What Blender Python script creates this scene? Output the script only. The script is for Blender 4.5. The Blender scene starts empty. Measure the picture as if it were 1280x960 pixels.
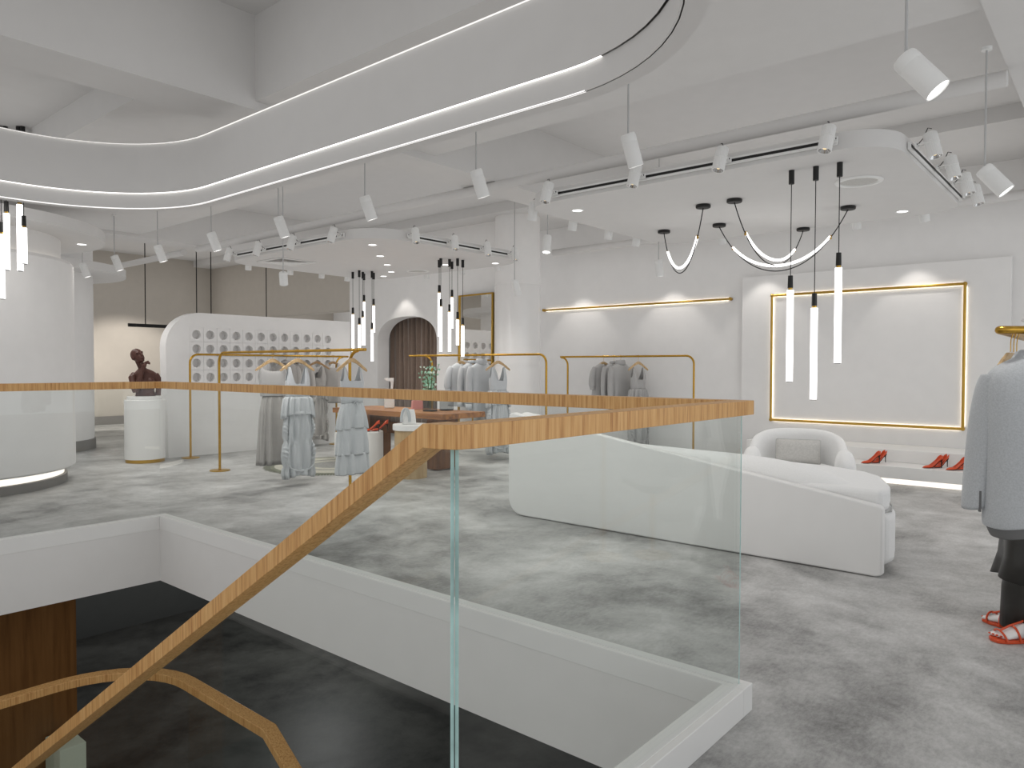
import bpy, bmesh, math, random
from math import sin, cos, pi, radians as R
from mathutils import Vector, Matrix, Euler
random.seed(7)
S = bpy.context.scene
COL = S.collection

# ------------------------------------------------------------------ camera, light, exposure
cam_d = bpy.data.cameras.new('camera'); cam = bpy.data.objects.new('camera', cam_d); COL.objects.link(cam)
cam_d.sensor_width = 36.0; cam_d.lens = 36.0 * 910.75 / 1280.0; cam_d.clip_start = 0.02; cam_d.clip_end = 200
YAW, PITCH = R(40.268), R(1.346)
fwd = Vector((cos(YAW) * cos(PITCH), sin(YAW) * cos(PITCH), -sin(PITCH)))
r0 = Vector((sin(YAW), -cos(YAW), 0)); u0 = r0.cross(fwd); ROLL = R(0.13)
rgt = r0 * cos(ROLL) + u0 * sin(ROLL); upv = rgt.cross(fwd)
cam.rotation_euler = Matrix((rgt, upv, -fwd)).transposed().to_euler()
cam.location = (0, 0, 1.4)
S.camera = cam
S.view_settings.view_transform = 'Standard'; S.view_settings.look = 'None'
S.view_settings.gamma = 1.0; S.view_settings.exposure = -1.08
S.view_settings.use_curve_mapping = False
S.cycles.max_bounces = 10; S.cycles.diffuse_bounces = 6; S.cycles.glossy_bounces = 4
S.cycles.transparent_max_bounces = 16; S.cycles.transmission_bounces = 6
S.cycles.caustics_reflective = False; S.cycles.caustics_refractive = False
S.cycles.sample_clamp_indirect = 4.0
S.cycles.use_denoising = True
S.cycles.use_fast_gi = True; S.cycles.fast_gi_method = 'ADD'
W = bpy.data.worlds.new('sky'); S.world = W; W.use_nodes = True
W.light_settings.ao_factor = 0.46; W.light_settings.distance = 0.9
bg = W.node_tree.nodes['Background']; bg.inputs[0].default_value = (1.0, 0.982, 0.96, 1); bg.inputs[1].default_value = 1.0

def area(name, loc, rot, sx, sy, power, color=(1, 1, 1)):
    l = bpy.data.lights.new(name, 'AREA'); l.shape = 'RECTANGLE'; l.size = sx; l.size_y = sy
    l.energy = power; l.color = color
    o = bpy.data.objects.new(name, l); COL.objects.link(o); o.location = loc; o.rotation_euler = rot
    return o
# cool daylight of unseen windows; area lamps added as ambient fill
area('window_daylight_fill', (4.0, -4.6, 2.0), (R(-90), 0, pi), 13.0, 3.2, 190, (0.86, 0.93, 1.0))
area('window_daylight_fill', (-3.6, 5.0, 2.0), (R(-90), 0, R(90)), 14.0, 3.2, 80, (0.93, 0.97, 1.0))

# ------------------------------------------------------------------ materials
def mat(name, col, rough=0.5, metal=0.0, mottle=0.03, mscale=6.0, spec=0.5, sheen=0.0, bump=0.0, bscale=80.0, coat=0.0):
    m = bpy.data.materials.new(name); m.use_nodes = True
    nt = m.node_tree; b = nt.nodes['Principled BSDF']
    b.inputs['Roughness'].default_value = rough; b.inputs['Metallic'].default_value = metal
    b.inputs['Specular IOR Level'].default_value = spec
    if sheen: b.inputs['Sheen Weight'].default_value = sheen
    if coat: b.inputs['Coat Weight'].default_value = coat
    tc = nt.nodes.new('ShaderNodeTexCoord'); nz = nt.nodes.new('ShaderNodeTexNoise')
    nz.inputs['Scale'].default_value = mscale; nz.inputs['Detail'].default_value = 4
    nt.links.new(tc.outputs['Object'], nz.inputs['Vector'])
    rp = nt.nodes.new('ShaderNodeValToRGB'); e = rp.color_ramp.elements
    e[0].position = 0.3; e[1].position = 0.7
    e[0].color = (*[max(0, c * (1 - mottle)) for c in col], 1); e[1].color = (*[min(1, c * (1 + mottle)) for c in col], 1)
    nt.links.new(nz.outputs['Fac'], rp.inputs['Fac']); nt.links.new(rp.outputs['Color'], b.inputs['Base Color'])
    if bump:
        n2 = nt.nodes.new('ShaderNodeTexNoise'); n2.inputs['Scale'].default_value = bscale; n2.inputs['Detail'].default_value = 3
        nt.links.new(tc.outputs['Object'], n2.inputs['Vector'])
        bp = nt.nodes.new('ShaderNodeBump'); bp.inputs['Strength'].default_value = bump; bp.inputs['Distance'].default_value = 0.01
        nt.links.new(n2.outputs['Fac'], bp.inputs['Height']); nt.links.new(bp.outputs['Normal'], b.inputs['Normal'])
    return m

def emit(name, col, strength):
    m = bpy.data.materials.new(name); m.use_nodes = True; nt = m.node_tree
    nt.nodes.remove(nt.nodes['Principled BSDF'])
    e = nt.nodes.new('ShaderNodeEmission'); e.inputs[0].default_value = (*col, 1); e.inputs[1].default_value = strength
    nt.links.new(e.outputs[0], nt.nodes['Material Output'].inputs[0]); return m

def glass(name, tint, ior=1.45, refl=1.0):
    m = bpy.data.materials.new(name); m.use_nodes = True; nt = m.node_tree
    nt.nodes.remove(nt.nodes['Principled BSDF'])
    tr = nt.nodes.new('ShaderNodeBsdfTransparent'); tr.inputs[0].default_value = (*tint, 1)
    gl = nt.nodes.new('ShaderNodeBsdfGlossy'); gl.inputs[0].default_value = (refl, refl, refl, 1); gl.inputs['Roughness'].default_value = 0.0
    lw = nt.nodes.new('ShaderNodeLayerWeight'); pw = nt.nodes.new('ShaderNodeMath'); pw.operation = 'POWER'; pw.inputs[1].default_value = 5.0
    fr = nt.nodes.new('ShaderNodeMath'); fr.operation = 'MULTIPLY_ADD'; fr.inputs[1].default_value = 0.5; fr.inputs[2].default_value = 0.022
    nt.links.new(lw.outputs['Facing'], pw.inputs[0]); nt.links.new(pw.outputs[0], fr.inputs[0])
    mx = nt.nodes.new('ShaderNodeMixShader')
    nt.links.new(fr.outputs[0], mx.inputs[0]); nt.links.new(tr.outputs[0], mx.inputs[1]); nt.links.new(gl.outputs[0], mx.inputs[2])
    nt.links.new(mx.outputs[0], nt.nodes['Material Output'].inputs[0]); return m

def wood(name, c1, c2, c3, stretch, rough=0.45, dens=1.0):
    """streaky wood: noise stretched along one object axis (small number = grain direction)"""
    m = bpy.data.materials.new(name); m.use_nodes = True; nt = m.node_tree; b = nt.nodes['Principled BSDF']
    b.inputs['Roughness'].default_value = rough
    tc = nt.nodes.new('ShaderNodeTexCoord'); mp = nt.nodes.new('ShaderNodeMapping'); mp.inputs['Scale'].default_value = stretch
    nt.links.new(tc.outputs['Object'], mp.inputs['Vector'])
    n1 = nt.nodes.new('ShaderNodeTexNoise'); n1.inputs['Scale'].default_value = 1.0 * dens; n1.inputs['Detail'].default_value = 5; n1.inputs['Roughness'].default_value = 0.65
    nt.links.new(mp.outputs[0], n1.inputs['Vector'])
    rp = nt.nodes.new('ShaderNodeValToRGB'); e = rp.color_ramp.elements
    e[0].position = 0.32; e[0].color = (*c1, 1); e[1].position = 0.72; e[1].color = (*c3, 1)
    x = rp.color_ramp.elements.new(0.5); x.color = (*c2, 1)
    nt.links.new(n1.outputs['Fac'], rp.inputs['Fac']); nt.links.new(rp.outputs['Color'], b.inputs['Base Color'])
    return m

def concrete(name, dark, mid, light, rough=0.42):
    m = bpy.data.materials.new(name); m.use_nodes = True; nt = m.node_tree; b = nt.nodes['Principled BSDF']
    tc = nt.nodes.new('ShaderNodeTexCoord')
    def noise(s, det, rg, dist=0.0, sc=(1, 1, 1)):
        mp = nt.nodes.new('ShaderNodeMapping'); mp.inputs['Scale'].default_value = sc
        nt.links.new(tc.outputs['Object'], mp.inputs['Vector'])
        n = nt.nodes.new('ShaderNodeTexNoise'); n.inputs['Scale'].default_value = s; n.inputs['Detail'].default_value = det
        n.inputs['Roughness'].default_value = rg; n.inputs['Distortion'].default_value = dist
        nt.links.new(mp.outputs[0], n.inputs['Vector']); return n
    a = noise(0.75, 9, 0.62, 0.5); c = noise(3.2, 8, 0.7, 0.3); f = noise(28, 6, 0.75, 0, (1, 2.0, 1))
    m1 = nt.nodes.new('ShaderNodeMath'); m1.operation = 'MULTIPLY_ADD'; m1.inputs[1].default_value = 0.50; m1.inputs[2].default_value = 0.0
    nt.links.new(a.outputs['Fac'], m1.inputs[0])
    m2 = nt.nodes.new('ShaderNodeMath'); m2.operation = 'MULTIPLY_ADD'; m2.inputs[1].default_value = 0.32
    nt.links.new(c.outputs['Fac'], m2.inputs[0]); nt.links.new(m1.outputs[0], m2.inputs[2])
    m3 = nt.nodes.new('ShaderNodeMath'); m3.operation = 'MULTIPLY_ADD'; m3.inputs[1].default_value = 0.18
    nt.links.new(f.outputs['Fac'], m3.inputs[0]); nt.links.new(m2.outputs[0], m3.inputs[2])
    rp = nt.nodes.new('ShaderNodeValToRGB'); e = rp.color_ramp.elements
    e[0].position = 0.38; e[0].color = (*dark, 1); e[1].position = 0.60; e[1].color = (*light, 1)
    x = e.new(0.49); x.color = (*mid, 1)
    nt.links.new(m3.outputs[0], rp.inputs['Fac']); nt.links.new(rp.outputs['Color'], b.inputs['Base Color'])
    rr = nt.nodes.new('ShaderNodeMapRange'); rr.inputs['To Min'].default_value = rough - 0.08; rr.inputs['To Max'].default_value = rough + 0.12
    nt.links.new(c.outputs['Fac'], rr.inputs['Value']); nt.links.new(rr.outputs[0], b.inputs['Roughness'])
    b.inputs['Specular IOR Level'].default_value = 0.35
    return m

M = {}
M['white'] = mat('white_paint', (0.70, 0.69, 0.675), 0.6, mottle=0.012)
M['ceil'] = mat('ceiling_paint', (0.605, 0.595, 0.585), 0.8, mottle=0.012)
M['wallw'] = mat('wall_plaster', (0.74, 0.73, 0.72), 0.7, mottle=0.015, bump=0.03)
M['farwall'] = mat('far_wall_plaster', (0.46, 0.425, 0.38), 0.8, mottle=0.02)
M['gloss'] = mat('gloss_white', (0.72, 0.71, 0.70), 0.12, mottle=0.01)
M['satin'] = mat('satin_white', (0.74, 0.735, 0.72), 0.35, mottle=0.01)
M['lampwhite'] = mat('lamp_white', (0.72, 0.72, 0.71), 0.4, mottle=0.01)
M['floor'] = concrete('polished_concrete', (0.135, 0.134, 0.131), (0.365, 0.362, 0.355), (0.57, 0.566, 0.558))
M['darkfloor'] = concrete('unlit_dark_concrete', (0.026, 0.026, 0.025), (0.062, 0.062, 0.057), (0.095, 0.095, 0.088), 0.5)  # dark colour carries the lack of light in the lower storey
M['darkwall'] = mat('unlit_dark_wall', (0.07, 0.073, 0.07), 0.8)  # lower walls and ceiling darkened in colour to look unlit
M['skirt'] = mat('grey_skirting', (0.22, 0.21, 0.2), 0.6)
M['gold'] = mat('brushed_gold', (0.62, 0.36, 0.06), 0.28, 1.0, mottle=0.12, mscale=60)
M['golds'] = mat('satin_gold', (0.60, 0.37, 0.08), 0.35, 1.0, mottle=0.05)
M['black'] = mat('matt_black', (0.008, 0.008, 0.008), 0.5, mottle=0.1)
M['cord'] = mat('black_cord', (0.012, 0.012, 0.012), 0.7)
M['wire'] = mat('steel_wire', (0.42, 0.42, 0.42), 0.5)
M['oak'] = wood('oak_handrail', (0.40, 0.185, 0.06), (0.60, 0.335, 0.125), (0.72, 0.455, 0.205), (95, 95, 3.0))
M['walnut'] = wood('walnut_table', (0.12, 0.042, 0.010), (0.28, 0.112, 0.030), (0.46, 0.215, 0.065), (14, 1.2, 14), 0.55)
M['walnutv'] = wood('walnut_legs', (0.06, 0.022, 0.008), (0.15, 0.060, 0.021), (0.24, 0.105, 0.040), (14, 14, 1.2), 0.6)
M['ply'] = wood('pale_wood', (0.30, 0.19, 0.09), (0.42, 0.29, 0.15), (0.50, 0.36, 0.20), (12, 12, 1.0), 0.5)
M['brownpanel'] = wood('brown_panel', (0.10, 0.042, 0.012), (0.16, 0.072, 0.022), (0.20, 0.095, 0.032), (16, 16, 0.8), 0.4)
M['hanger'] = wood('hanger_wood', (0.42, 0.27, 0.13), (0.52, 0.36, 0.19), (0.6, 0.43, 0.25), (30, 30, 30), 0.45)
M['hangerd'] = wood('hanger_wood_brown', (0.24, 0.14, 0.06), (0.32, 0.20, 0.1), (0.4, 0.26, 0.13), (30, 30, 30), 0.45)
M['cloth'] = mat('pale_grey_jersey', (0.47, 0.49, 0.505), 0.85, sheen=0.2, bump=0.06, bscale=220)
M['clothm'] = mat('grey_jersey_dim_lit', (0.38, 0.375, 0.37), 0.9, sheen=0.2, bump=0.06, bscale=220)  # darkened for weaker light at the far-wall rack; one grey dress shares it
M['clothd'] = mat('warm_grey_cloth_dim_lit', (0.35, 0.335, 0.32), 0.9, sheen=0.2, bump=0.06, bscale=220)  # darkened and warmed for dimmer light at the partition; grey dress shares it
M['wool'] = mat('grey_wool', (0.40, 0.415, 0.43), 0.95, mottle=0.10, mscale=160, sheen=0.3, bump=0.1, bscale=260)
M['lining'] = mat('jacket_lining', (0.13, 0.13, 0.13), 0.7)
M['leather'] = mat('black_leather', (0.018, 0.016, 0.014), 0.33, mottle=0.15, mscale=25)
M['boucle'] = mat('white_boucle', (0.76, 0.76, 0.755), 0.9, mottle=0.03, mscale=120, sheen=0.3, bump=0.06, bscale=160)
M['pillow'] = mat('grey_linen', (0.50, 0.49, 0.47), 0.9, mottle=0.08, mscale=60, bump=0.1, bscale=180)
M['piping'] = mat('grey_piping', (0.45, 0.45, 0.44), 0.8)
M['shellw'] = mat('sofa_shell_lacquer', (0.74, 0.735, 0.725), 0.45, mottle=0.01)
M['orange'] = mat('orange_red_leather', (0.60, 0.075, 0.022), 0.3, mottle=0.06, mscale=30)
M['heel'] = mat('black_lacquer', (0.01, 0.01, 0.01), 0.2)
M['bronze'] = mat('brown_resin', (0.075, 0.030, 0.022), 0.5, mottle=0.1)
M['curtain'] = mat('brown_velvet', (0.225, 0.165, 0.13), 0.9, sheen=0.4, mottle=0.06, mscale=20)
M['mirror'] = mat('mirror_silver', (0.86, 0.85, 0.83), 0.02, 1.0, mottle=0.0)
M['edge'] = mat('glass_edge_green', (0.40, 0.56, 0.54), 0.15, mottle=0.25, mscale=9)
M['glass'] = glass('balustrade_glass', (0.972, 0.985, 0.979))
M['smoke'] = glass('smoked_glass', (0.66, 0.67, 0.67))
M['leaf'] = mat('eucalyptus_leaf', (0.30, 0.52, 0.38), 0.6, mottle=0.35, mscale=18)
M['leafp'] = mat('eucalyptus_pale', (0.66, 0.76, 0.66), 0.6, mottle=0.2, mscale=18)
M['stem'] = mat('stem_green', (0.12, 0.16, 0.07), 0.7)
M['pink'] = mat('pink_leather', (0.62, 0.26, 0.24), 0.4)
M['rug'] = mat('rug_cream', (0.42, 0.41, 0.35), 0.95, mottle=0.12, mscale=50, bump=0.2, bscale=120)
M['rugd'] = mat('rug_olive', (0.16, 0.17, 0.13), 0.95, mottle=0.3, mscale=40, bump=0.2, bscale=120)
M['rugg'] = mat('rug_grey', (0.24, 0.24, 0.23), 0.95, mottle=0.3, mscale=40, bump=0.2, bscale=120)
M['mannequin'] = mat('mannequin_white', (0.74, 0.72, 0.71), 0.35)
M['sage'] = mat('pale_sage_paint', (0.66, 0.74, 0.60), 0.6)
M['chrome'] = mat('chrome_reflector', (0.7, 0.7, 0.7), 0.15, 1.0)
M['amber'] = emit('warm_bulb', (1.0, 0.72, 0.38), 3.0)
M['led'] = emit('led_tube', (1.0, 0.985, 0.965), 7.0)
M['cove'] = emit('cove_led', (1.0, 0.97, 0.93), 7.0)
M['coveb'] = emit('cove_led_soft', (1.0, 0.98, 0.95), 3.0)
M['topglow'] = emit('ring_top_glow', (1.0, 0.97, 0.93), 2.6)
M['halo'] = emit('warm_led_strip', (1.0, 0.86, 0.66), 16.0)
M['toe'] = emit('toe_kick_led', (1.0, 0.92, 0.82), 2.9)
M['lens'] = emit('lamp_lens', (1.0, 0.98, 0.95), 6.0)

# ------------------------------------------------------------------ mesh helpers
class MB:
    def __init__(s): s.v = []; s.f = []; s.mi = []; s.cur = 0
    def add(s, vs, fs):
        o = len(s.v); s.v += [tuple(p) for p in vs]
        for f in fs: s.f.append([i + o for i in f]); s.mi.append(s.cur)
        return s
    def box(s, x0, y0, z0, x1, y1, z1):
        v = [(x, y, z) for z in (z0, z1) for y in (y0, y1) for x in (x0, x1)]
        return s.add(v, [(0, 2, 3, 1), (4, 5, 7, 6), (0, 1, 5, 4), (2, 6, 7, 3), (0, 4, 6, 2), (1, 3, 7, 5)])
    def prism(s, poly, z0, z1, ax='z'):
        n = len(poly)
        mp = {'z': lambda a, b, c: (a, b, c), 'y': lambda a, b, c: (a, c, b), 'x': lambda a, b, c: (c, a, b)}[ax]
        v = [mp(a, b, z0) for a, b in poly] + [mp(a, b, z1) for a, b in poly]
        f = [list(range(n))[::-1], list(range(n, 2 * n))] + [(i, (i + 1) % n, n + (i + 1) % n, n + i) for i in range(n)]
        return s.add(v, f)
    def loft(s, rings, closed=True, cap0=False, cap1=False, loop=False):
        n = len(rings[0]); m = len(rings); v = [p for r in rings for p in r]; f = []
        for i in range(m if loop else m - 1):
            j = (i + 1) % m
            for k in range(n if closed else n - 1):
                k2 = (k + 1) % n; f.append((i * n + k, i * n + k2, j * n + k2, j * n + k))
        if cap0: f.append(list(range(n))[::-1])
        if cap1: f.append([(m - 1) * n + k for k in range(n)])
        return s.add(v, f)
    def tube(s, pts, r, n=10, cap=True, loop=False):
        pts = [Vector(p) for p in pts]; rings = []; N = None; m = len(pts)
        rad = r if isinstance(r, (list, tuple)) else [r] * m
        for i, p in enumerate(pts):
            if loop: t = pts[(i + 1) % m] - pts[i - 1]
            else: t = pts[min(i + 1, m - 1)] - pts[max(i - 1, 0)]
            t.normalize()
            if N is None:
                a = Vector((0, 0, 1)) if abs(t.z) < 0.9 else Vector((1, 0, 0)); N = t.cross(a).normalized()
            else:
                N = (N - t * N.dot(t)).normalized()
            B = t.cross(N)
            rings.append([p + (N * cos(2 * pi * k / n) + B * sin(2 * pi * k / n)) * rad[i] for k in range(n)])
        return s.loft(rings, True, cap and not loop, cap and not loop, loop)
    def cyl(s, p0, p1, r0, r1=None, n=20, cap=True):
        return s.tube([p0, p1], [r0, r0 if r1 is None else r1], n, cap)
    def lathe(s, prof, n=32, c=(0, 0), cap0=False, cap1=False, a0=0.0, a1=2 * pi):
        full = abs(a1 - a0 - 2 * pi) < 1e-6
        k = n if full else n + 1
        rings = [[(c[0] + r * cos(a0 + (a1 - a0) * i / n), c[1] + r * sin(a0 + (a1 - a0) * i / n), z) for i in range(k)] for r, z in prof]
        return s.loft(rings, full, cap0, cap1)
    def ell(s, c, rx, ry, rz, nu=20, nv=12, rot=None):
        rings = []
        for j in range(nv + 1):
            t = -pi / 2 + pi * (0.02 + 0.96 * j / nv)
            ring = []
            for i in range(nu):
                a = 2 * pi * i / nu; p = Vector((rx * cos(t) * cos(a), ry * cos(t) * sin(a), rz * sin(t)))
                if rot: p = rot @ p
                ring.append(p + Vector(c))
            rings.append(ring)
        return s.loft(rings, True, True, True)

def finish(o, smooth=35, bevel=0, solid=0, sub=0, seg=2, voxel=0, smoothit=0):
    me = o.data
    if voxel:
        r = o.modifiers.new('remesh', 'REMESH'); r.mode = 'VOXEL'; r.voxel_size = voxel; r.use_smooth_shade = True
    if smoothit:
        sm = o.modifiers.new('smooth', 'SMOOTH'); sm.iterations = smoothit; sm.factor = 0.5
    if solid:
        sd = o.modifiers.new('solid', 'SOLIDIFY'); sd.thickness = solid; sd.offset = 0
    if bevel:
        b = o.modifiers.new('bevel', 'BEVEL'); b.width = bevel; b.segments = seg; b.limit_method = 'ANGLE'; b.angle_limit = R(40)
        b.harden_normals = False
    if sub:
        ss = o.modifiers.new('sub', 'SUBSURF'); ss.levels = sub; ss.render_levels = sub
    if smooth:
        me.shade_smooth()
        if not sub and not voxel: me.set_sharp_from_angle(angle=R(smooth))

def obj(name, mb, mats, parent=None, smooth=35, **kw):
    me = bpy.data.meshes.new(name)
    me.from_pydata(mb.v, [], mb.f); me.validate(); me.update()
    bm = bmesh.new(); bm.from_mesh(me); bmesh.ops.recalc_face_normals(bm, faces=bm.faces); bm.to_mesh(me); bm.free()
    ml = mats if isinstance(mats, (list, tuple)) else [mats]
    for m in ml: me.materials.append(M[m] if isinstance(m, str) else m)
    if len(ml) > 1 and len(me.polygons) == len(mb.mi): me.polygons.foreach_set('material_index', mb.mi)
    o = bpy.data.objects.new(name, me); COL.objects.link(o)
    if parent: o.parent = parent
    finish(o, smooth, **kw)
    return o

def tag(o, label, cat, group=None):
    o['label'] = label; o['category'] = cat
    if group: o['group'] = group
    return o
def thing(name, label, cat, loc=(0, 0, 0), rz=0.0, group=None, rot=None):
    o = bpy.data.objects.new(name, None); COL.objects.link(o); o.empty_display_size = 0.1
    o.location = loc; o.rotation_euler = rot if rot else (0, 0, rz)
    return tag(o, label, cat, group)
def struct(name, mb, m, **kw):
    o = obj(name, mb, m, **kw); o['kind'] = 'structure'; return o
def dup(root, loc=None, rz=None, label=None, rot=None, scale=None, group=None):
    def cp(o, par):
        c = o.copy(); COL.objects.link(c)
        if par: c.parent = par
        for ch in list(o.children): cp(ch, c)
        return c
    c = cp(root, None)
    if loc is not None: c.location = loc
    if rot is not None: c.rotation_euler = rot
    elif rz is not None: c.rotation_euler = (0, 0, rz)
    if scale: c.scale = scale
    if label: c['label'] = label
    if group: c['group'] = group
    return c

def rrect(x0, y0, x1, y1, r, n=8):
    p = []
    for cx, cy, a in ((x1 - r, y1 - r, 0), (x0 + r, y1 - r, 90), (x0 + r, y0 + r, 180), (x1 - r, y0 + r, 270)):
        for i in range(n + 1):
            t = R(a + 90 * i / n); p.append((cx + r * cos(t), cy + r * sin(t)))
    return p
def sweep_rect(path, w, h, mb=None):
    """sweep a w x h rectangle (top at path z) along a path, mitred in plan, up stays vertical"""
    mb = mb or MB(); P = [Vector(p) for p in path]; rings = []
    for i, p in enumerate(P):
        ns = []
        for a, b in ((i - 1, i), (i, i + 1)):
            if a < 0 or b >= len(P): continue
            d = P[b] - P[a]; d.z = 0
            if d.length > 1e-6: d.normalize(); ns.append(Vector((-d.y, d.x, 0)))
        n = ns[0] if len(ns) == 1 else (ns[0] + ns[1]).normalized()
        k = 1.0 if len(ns) == 1 else 1.0 / max(0.3, n.dot(ns[0]))
        hh = h
        o = n * (w / 2 * k)
        rings.append([p + o, p - o, p - o - Vector((0, 0, hh)), p + o - Vector((0, 0, hh))])
    mb.loft(rings, True, True, True); return mb

# ------------------------------------------------------------------ room shell
ZC = 4.13                      # slab
WX = 10.9                      # far wall
vx0, vx1, vy0, vy1 = -0.3, 2.80, 1.24, 6.335     # stair void
mb = MB()
hx0, hx1, hy0, hy1 = vx0 - 0.02, vx1 + 0.02, vy0 - 0.02, vy1 + 0.02
for r in ((-4, -5, WX + 3.6, hy0), (-4, hy1, WX + 3.6, 18.6), (-4, hy0, hx0, hy1), (hx1, hy0, WX + 3.6, hy1)):
    mb.box(r[0], r[1], -0.06, r[2], r[3], 0.0)
struct('floor', mb, 'floor', smooth=0)
mb = MB()
for r in ((-4, -5, 10.9, vy0 - 0.02), (-4, vy1 + 0.02, 10.9, 14), (-4, vy0 - 0.02, vx0 - 0.02, vy1 + 0.02), (vx1 + 0.02, vy0 - 0.02, 10.9, vy1 + 0.02)):
    mb.box(r[0], r[1], -0.42, r[2], r[3], -0.38)
struct('ceiling_lower', mb, 'darkwall', smooth=0)
# white fascia lining the stair void
mb = MB()
zb = -0.445
mb.box(vx1, vy0, zb, vx1 + 0.02, vy1, 0.0); mb.box(vx0, vy1, zb, vx1 + 0.02, vy1 + 0.02, 0.0)
mb.box(vx0 - 0.02, vy0, zb, vx0, vy1, 0.0); mb.box(vx0 - 0.02, vy0 - 0.02, zb, vx1 + 0.02, vy0, 0.0)
struct('trim_1', mb, 'white', smooth=0)
# raised kerb round the void
mb = MB(); zk = 0.113
mb.box(vx1 - 0.003, 1.152, 0, 2.884, 6.42, zk); mb.box(vx0, vy1 - 0.003, 0, vx1 - 0.003, 6.42, zk)
mb.box(1.16, 1.152, 0, vx1 - 0.003, 1.243, zk)
struct('trim_2', mb, 'satin', smooth=0, bevel=0.003)
# lower storey
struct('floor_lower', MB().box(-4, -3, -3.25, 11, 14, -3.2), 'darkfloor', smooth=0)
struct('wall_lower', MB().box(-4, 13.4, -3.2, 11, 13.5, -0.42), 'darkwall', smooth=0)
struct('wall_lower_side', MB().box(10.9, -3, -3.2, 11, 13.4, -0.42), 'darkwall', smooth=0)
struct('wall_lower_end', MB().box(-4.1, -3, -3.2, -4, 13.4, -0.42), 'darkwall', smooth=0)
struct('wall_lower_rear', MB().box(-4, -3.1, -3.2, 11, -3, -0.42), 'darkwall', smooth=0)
# stair flight, landing and second flight
mb = MB()
for k in range(11):
    z = -0.186 * (k + 1); y = 1.26 + 0.298 * k
    mb.box(-0.25, y, z - 0.186, 1.15, y + 0.30, z)
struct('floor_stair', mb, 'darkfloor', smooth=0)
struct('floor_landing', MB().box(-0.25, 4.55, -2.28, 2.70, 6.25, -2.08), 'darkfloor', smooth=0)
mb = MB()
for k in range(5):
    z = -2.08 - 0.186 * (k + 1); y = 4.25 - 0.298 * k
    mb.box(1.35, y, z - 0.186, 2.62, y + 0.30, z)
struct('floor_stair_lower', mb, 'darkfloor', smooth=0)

# ceiling: slab with a shallow drop near the far wall
struct('ceiling', MB().box(-4, -5, ZC, 9.14, 18.6, ZC + 0.1), 'ceil', smooth=0)
struct('ceiling_drop', MB().box(9.14, -5, 3.97, 15, 18.6, 4.23), 'ceil', smooth=0)
# beams
def beam(n, *b): struct('trim_%d' % n, MB().box(*b), 'ceil', smooth=0)
beam(10, -4, 5.24, 3.40, 9.14, 5.72, ZC)            # cross beam above the oval ring
beam(11, -4, 11.9, 3.42, 9.6, 12.4, ZC)
beam(12, 2.0, -0.4, 3.42, 10.9, 0.66, ZC)
beam(13, 3.08, -5, 3.47, 5.0, 5.24, ZC)
beam(14, 2.45, 5.72, 3.47, 5.0, 11.9, ZC)
struct('ceiling_soffit', MB().box(-4, 5.72, 3.735, 2.45, 11.9, ZC), 'ceil', smooth=0)
# walls
struct('wall_far', MB().box(WX, -5, 0, WX + 0.15, 9.2, 4.1), 'wallw', smooth=0)
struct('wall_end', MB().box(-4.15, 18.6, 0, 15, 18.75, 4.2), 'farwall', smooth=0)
struct('baseboard_end', MB().box(-4, 18.57, 0, 12, 18.6, 0.2), 'skirt', smooth=0)
# window walls behind and beside the camera
def window_wall(name, along, c, a0, a1, n):
    mb = MB(); w = (a1 - a0) / n
    def bx(p0, p1, z0, z1):
        if along == 'x': mb.box(p0, c, z0, p1, c + 0.15, z1)
        else: mb.box(c, p0, z0, c + 0.15, p1, z1)
    bx(a0, a1, 0, 0.3); bx(a0, a1, 3.5, ZC)
    for i in range(n + 1): bx(max(a0, a0 + w * i - 0.12), min(a1, a0 + w * i + 0.12), 0.3, 3.5)
    struct(name, mb, 'wallw', smooth=0)
window_wall('wall_back', 'x', -5.0, -4, 11, 5)
window_wall('wall_left', 'y', -4.15, -5, 18.6, 8)

# curtain wall with an arched niche
ax0, ax1, zs, zt = 10.05, 11.80, 1.86, 2.39
ym = (ax0 + ax1) / 2; hw = (ax1 - ax0) / 2
arc = []
for i in range(33):
    t = pi * i / 32; e = 2 / 2.5
    arc.append((ym + hw * math.copysign(abs(cos(t)) ** e, cos(t)), zs + (zt - zs) * abs(sin(t)) ** e))
xw = 9.65
mb = MB()
mb.box(xw, 8.10, 0, xw + 0.3, ax0, 4.1); mb.box(xw, ax1, 0, xw + 0.3, 12.72, 4.1)
for i in range(32):
    (y1, z1), (y0, z0) = arc[i], arc[i + 1]
    mb.add([(x, y, z) for x in (xw, xw + 0.3) for y, z in ((y0, z0), (y1, z1), (y1, 4.1), (y0, 4.1))],
           [(0, 1, 2, 3), (7, 6, 5, 4), (0, 4, 5, 1)])
struct('wall_arch', mb, 'wallw', smooth=0)
struct('wall_niche', MB().box(xw + 0.8, 9.6, 0, xw + 0.9, 12.62, 3.9), 'wallw', smooth=0)
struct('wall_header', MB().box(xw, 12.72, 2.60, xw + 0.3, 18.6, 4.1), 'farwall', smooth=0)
struct('wall_side_room', MB().box(13.5, 8, 0, 13.6, 18.6, 4.1), 'wallw', smooth=0)
struct('wall_room_divide', MB().box(xw + 0.3, 12.62, 0, 13.5, 12.72, 4.1), 'wallw', smooth=0)
struct('wall_column_round', MB().lathe([(0.26, 0), (0.26, 4.1)], 32, (12.0, 15.2)), 'wallw')
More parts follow.
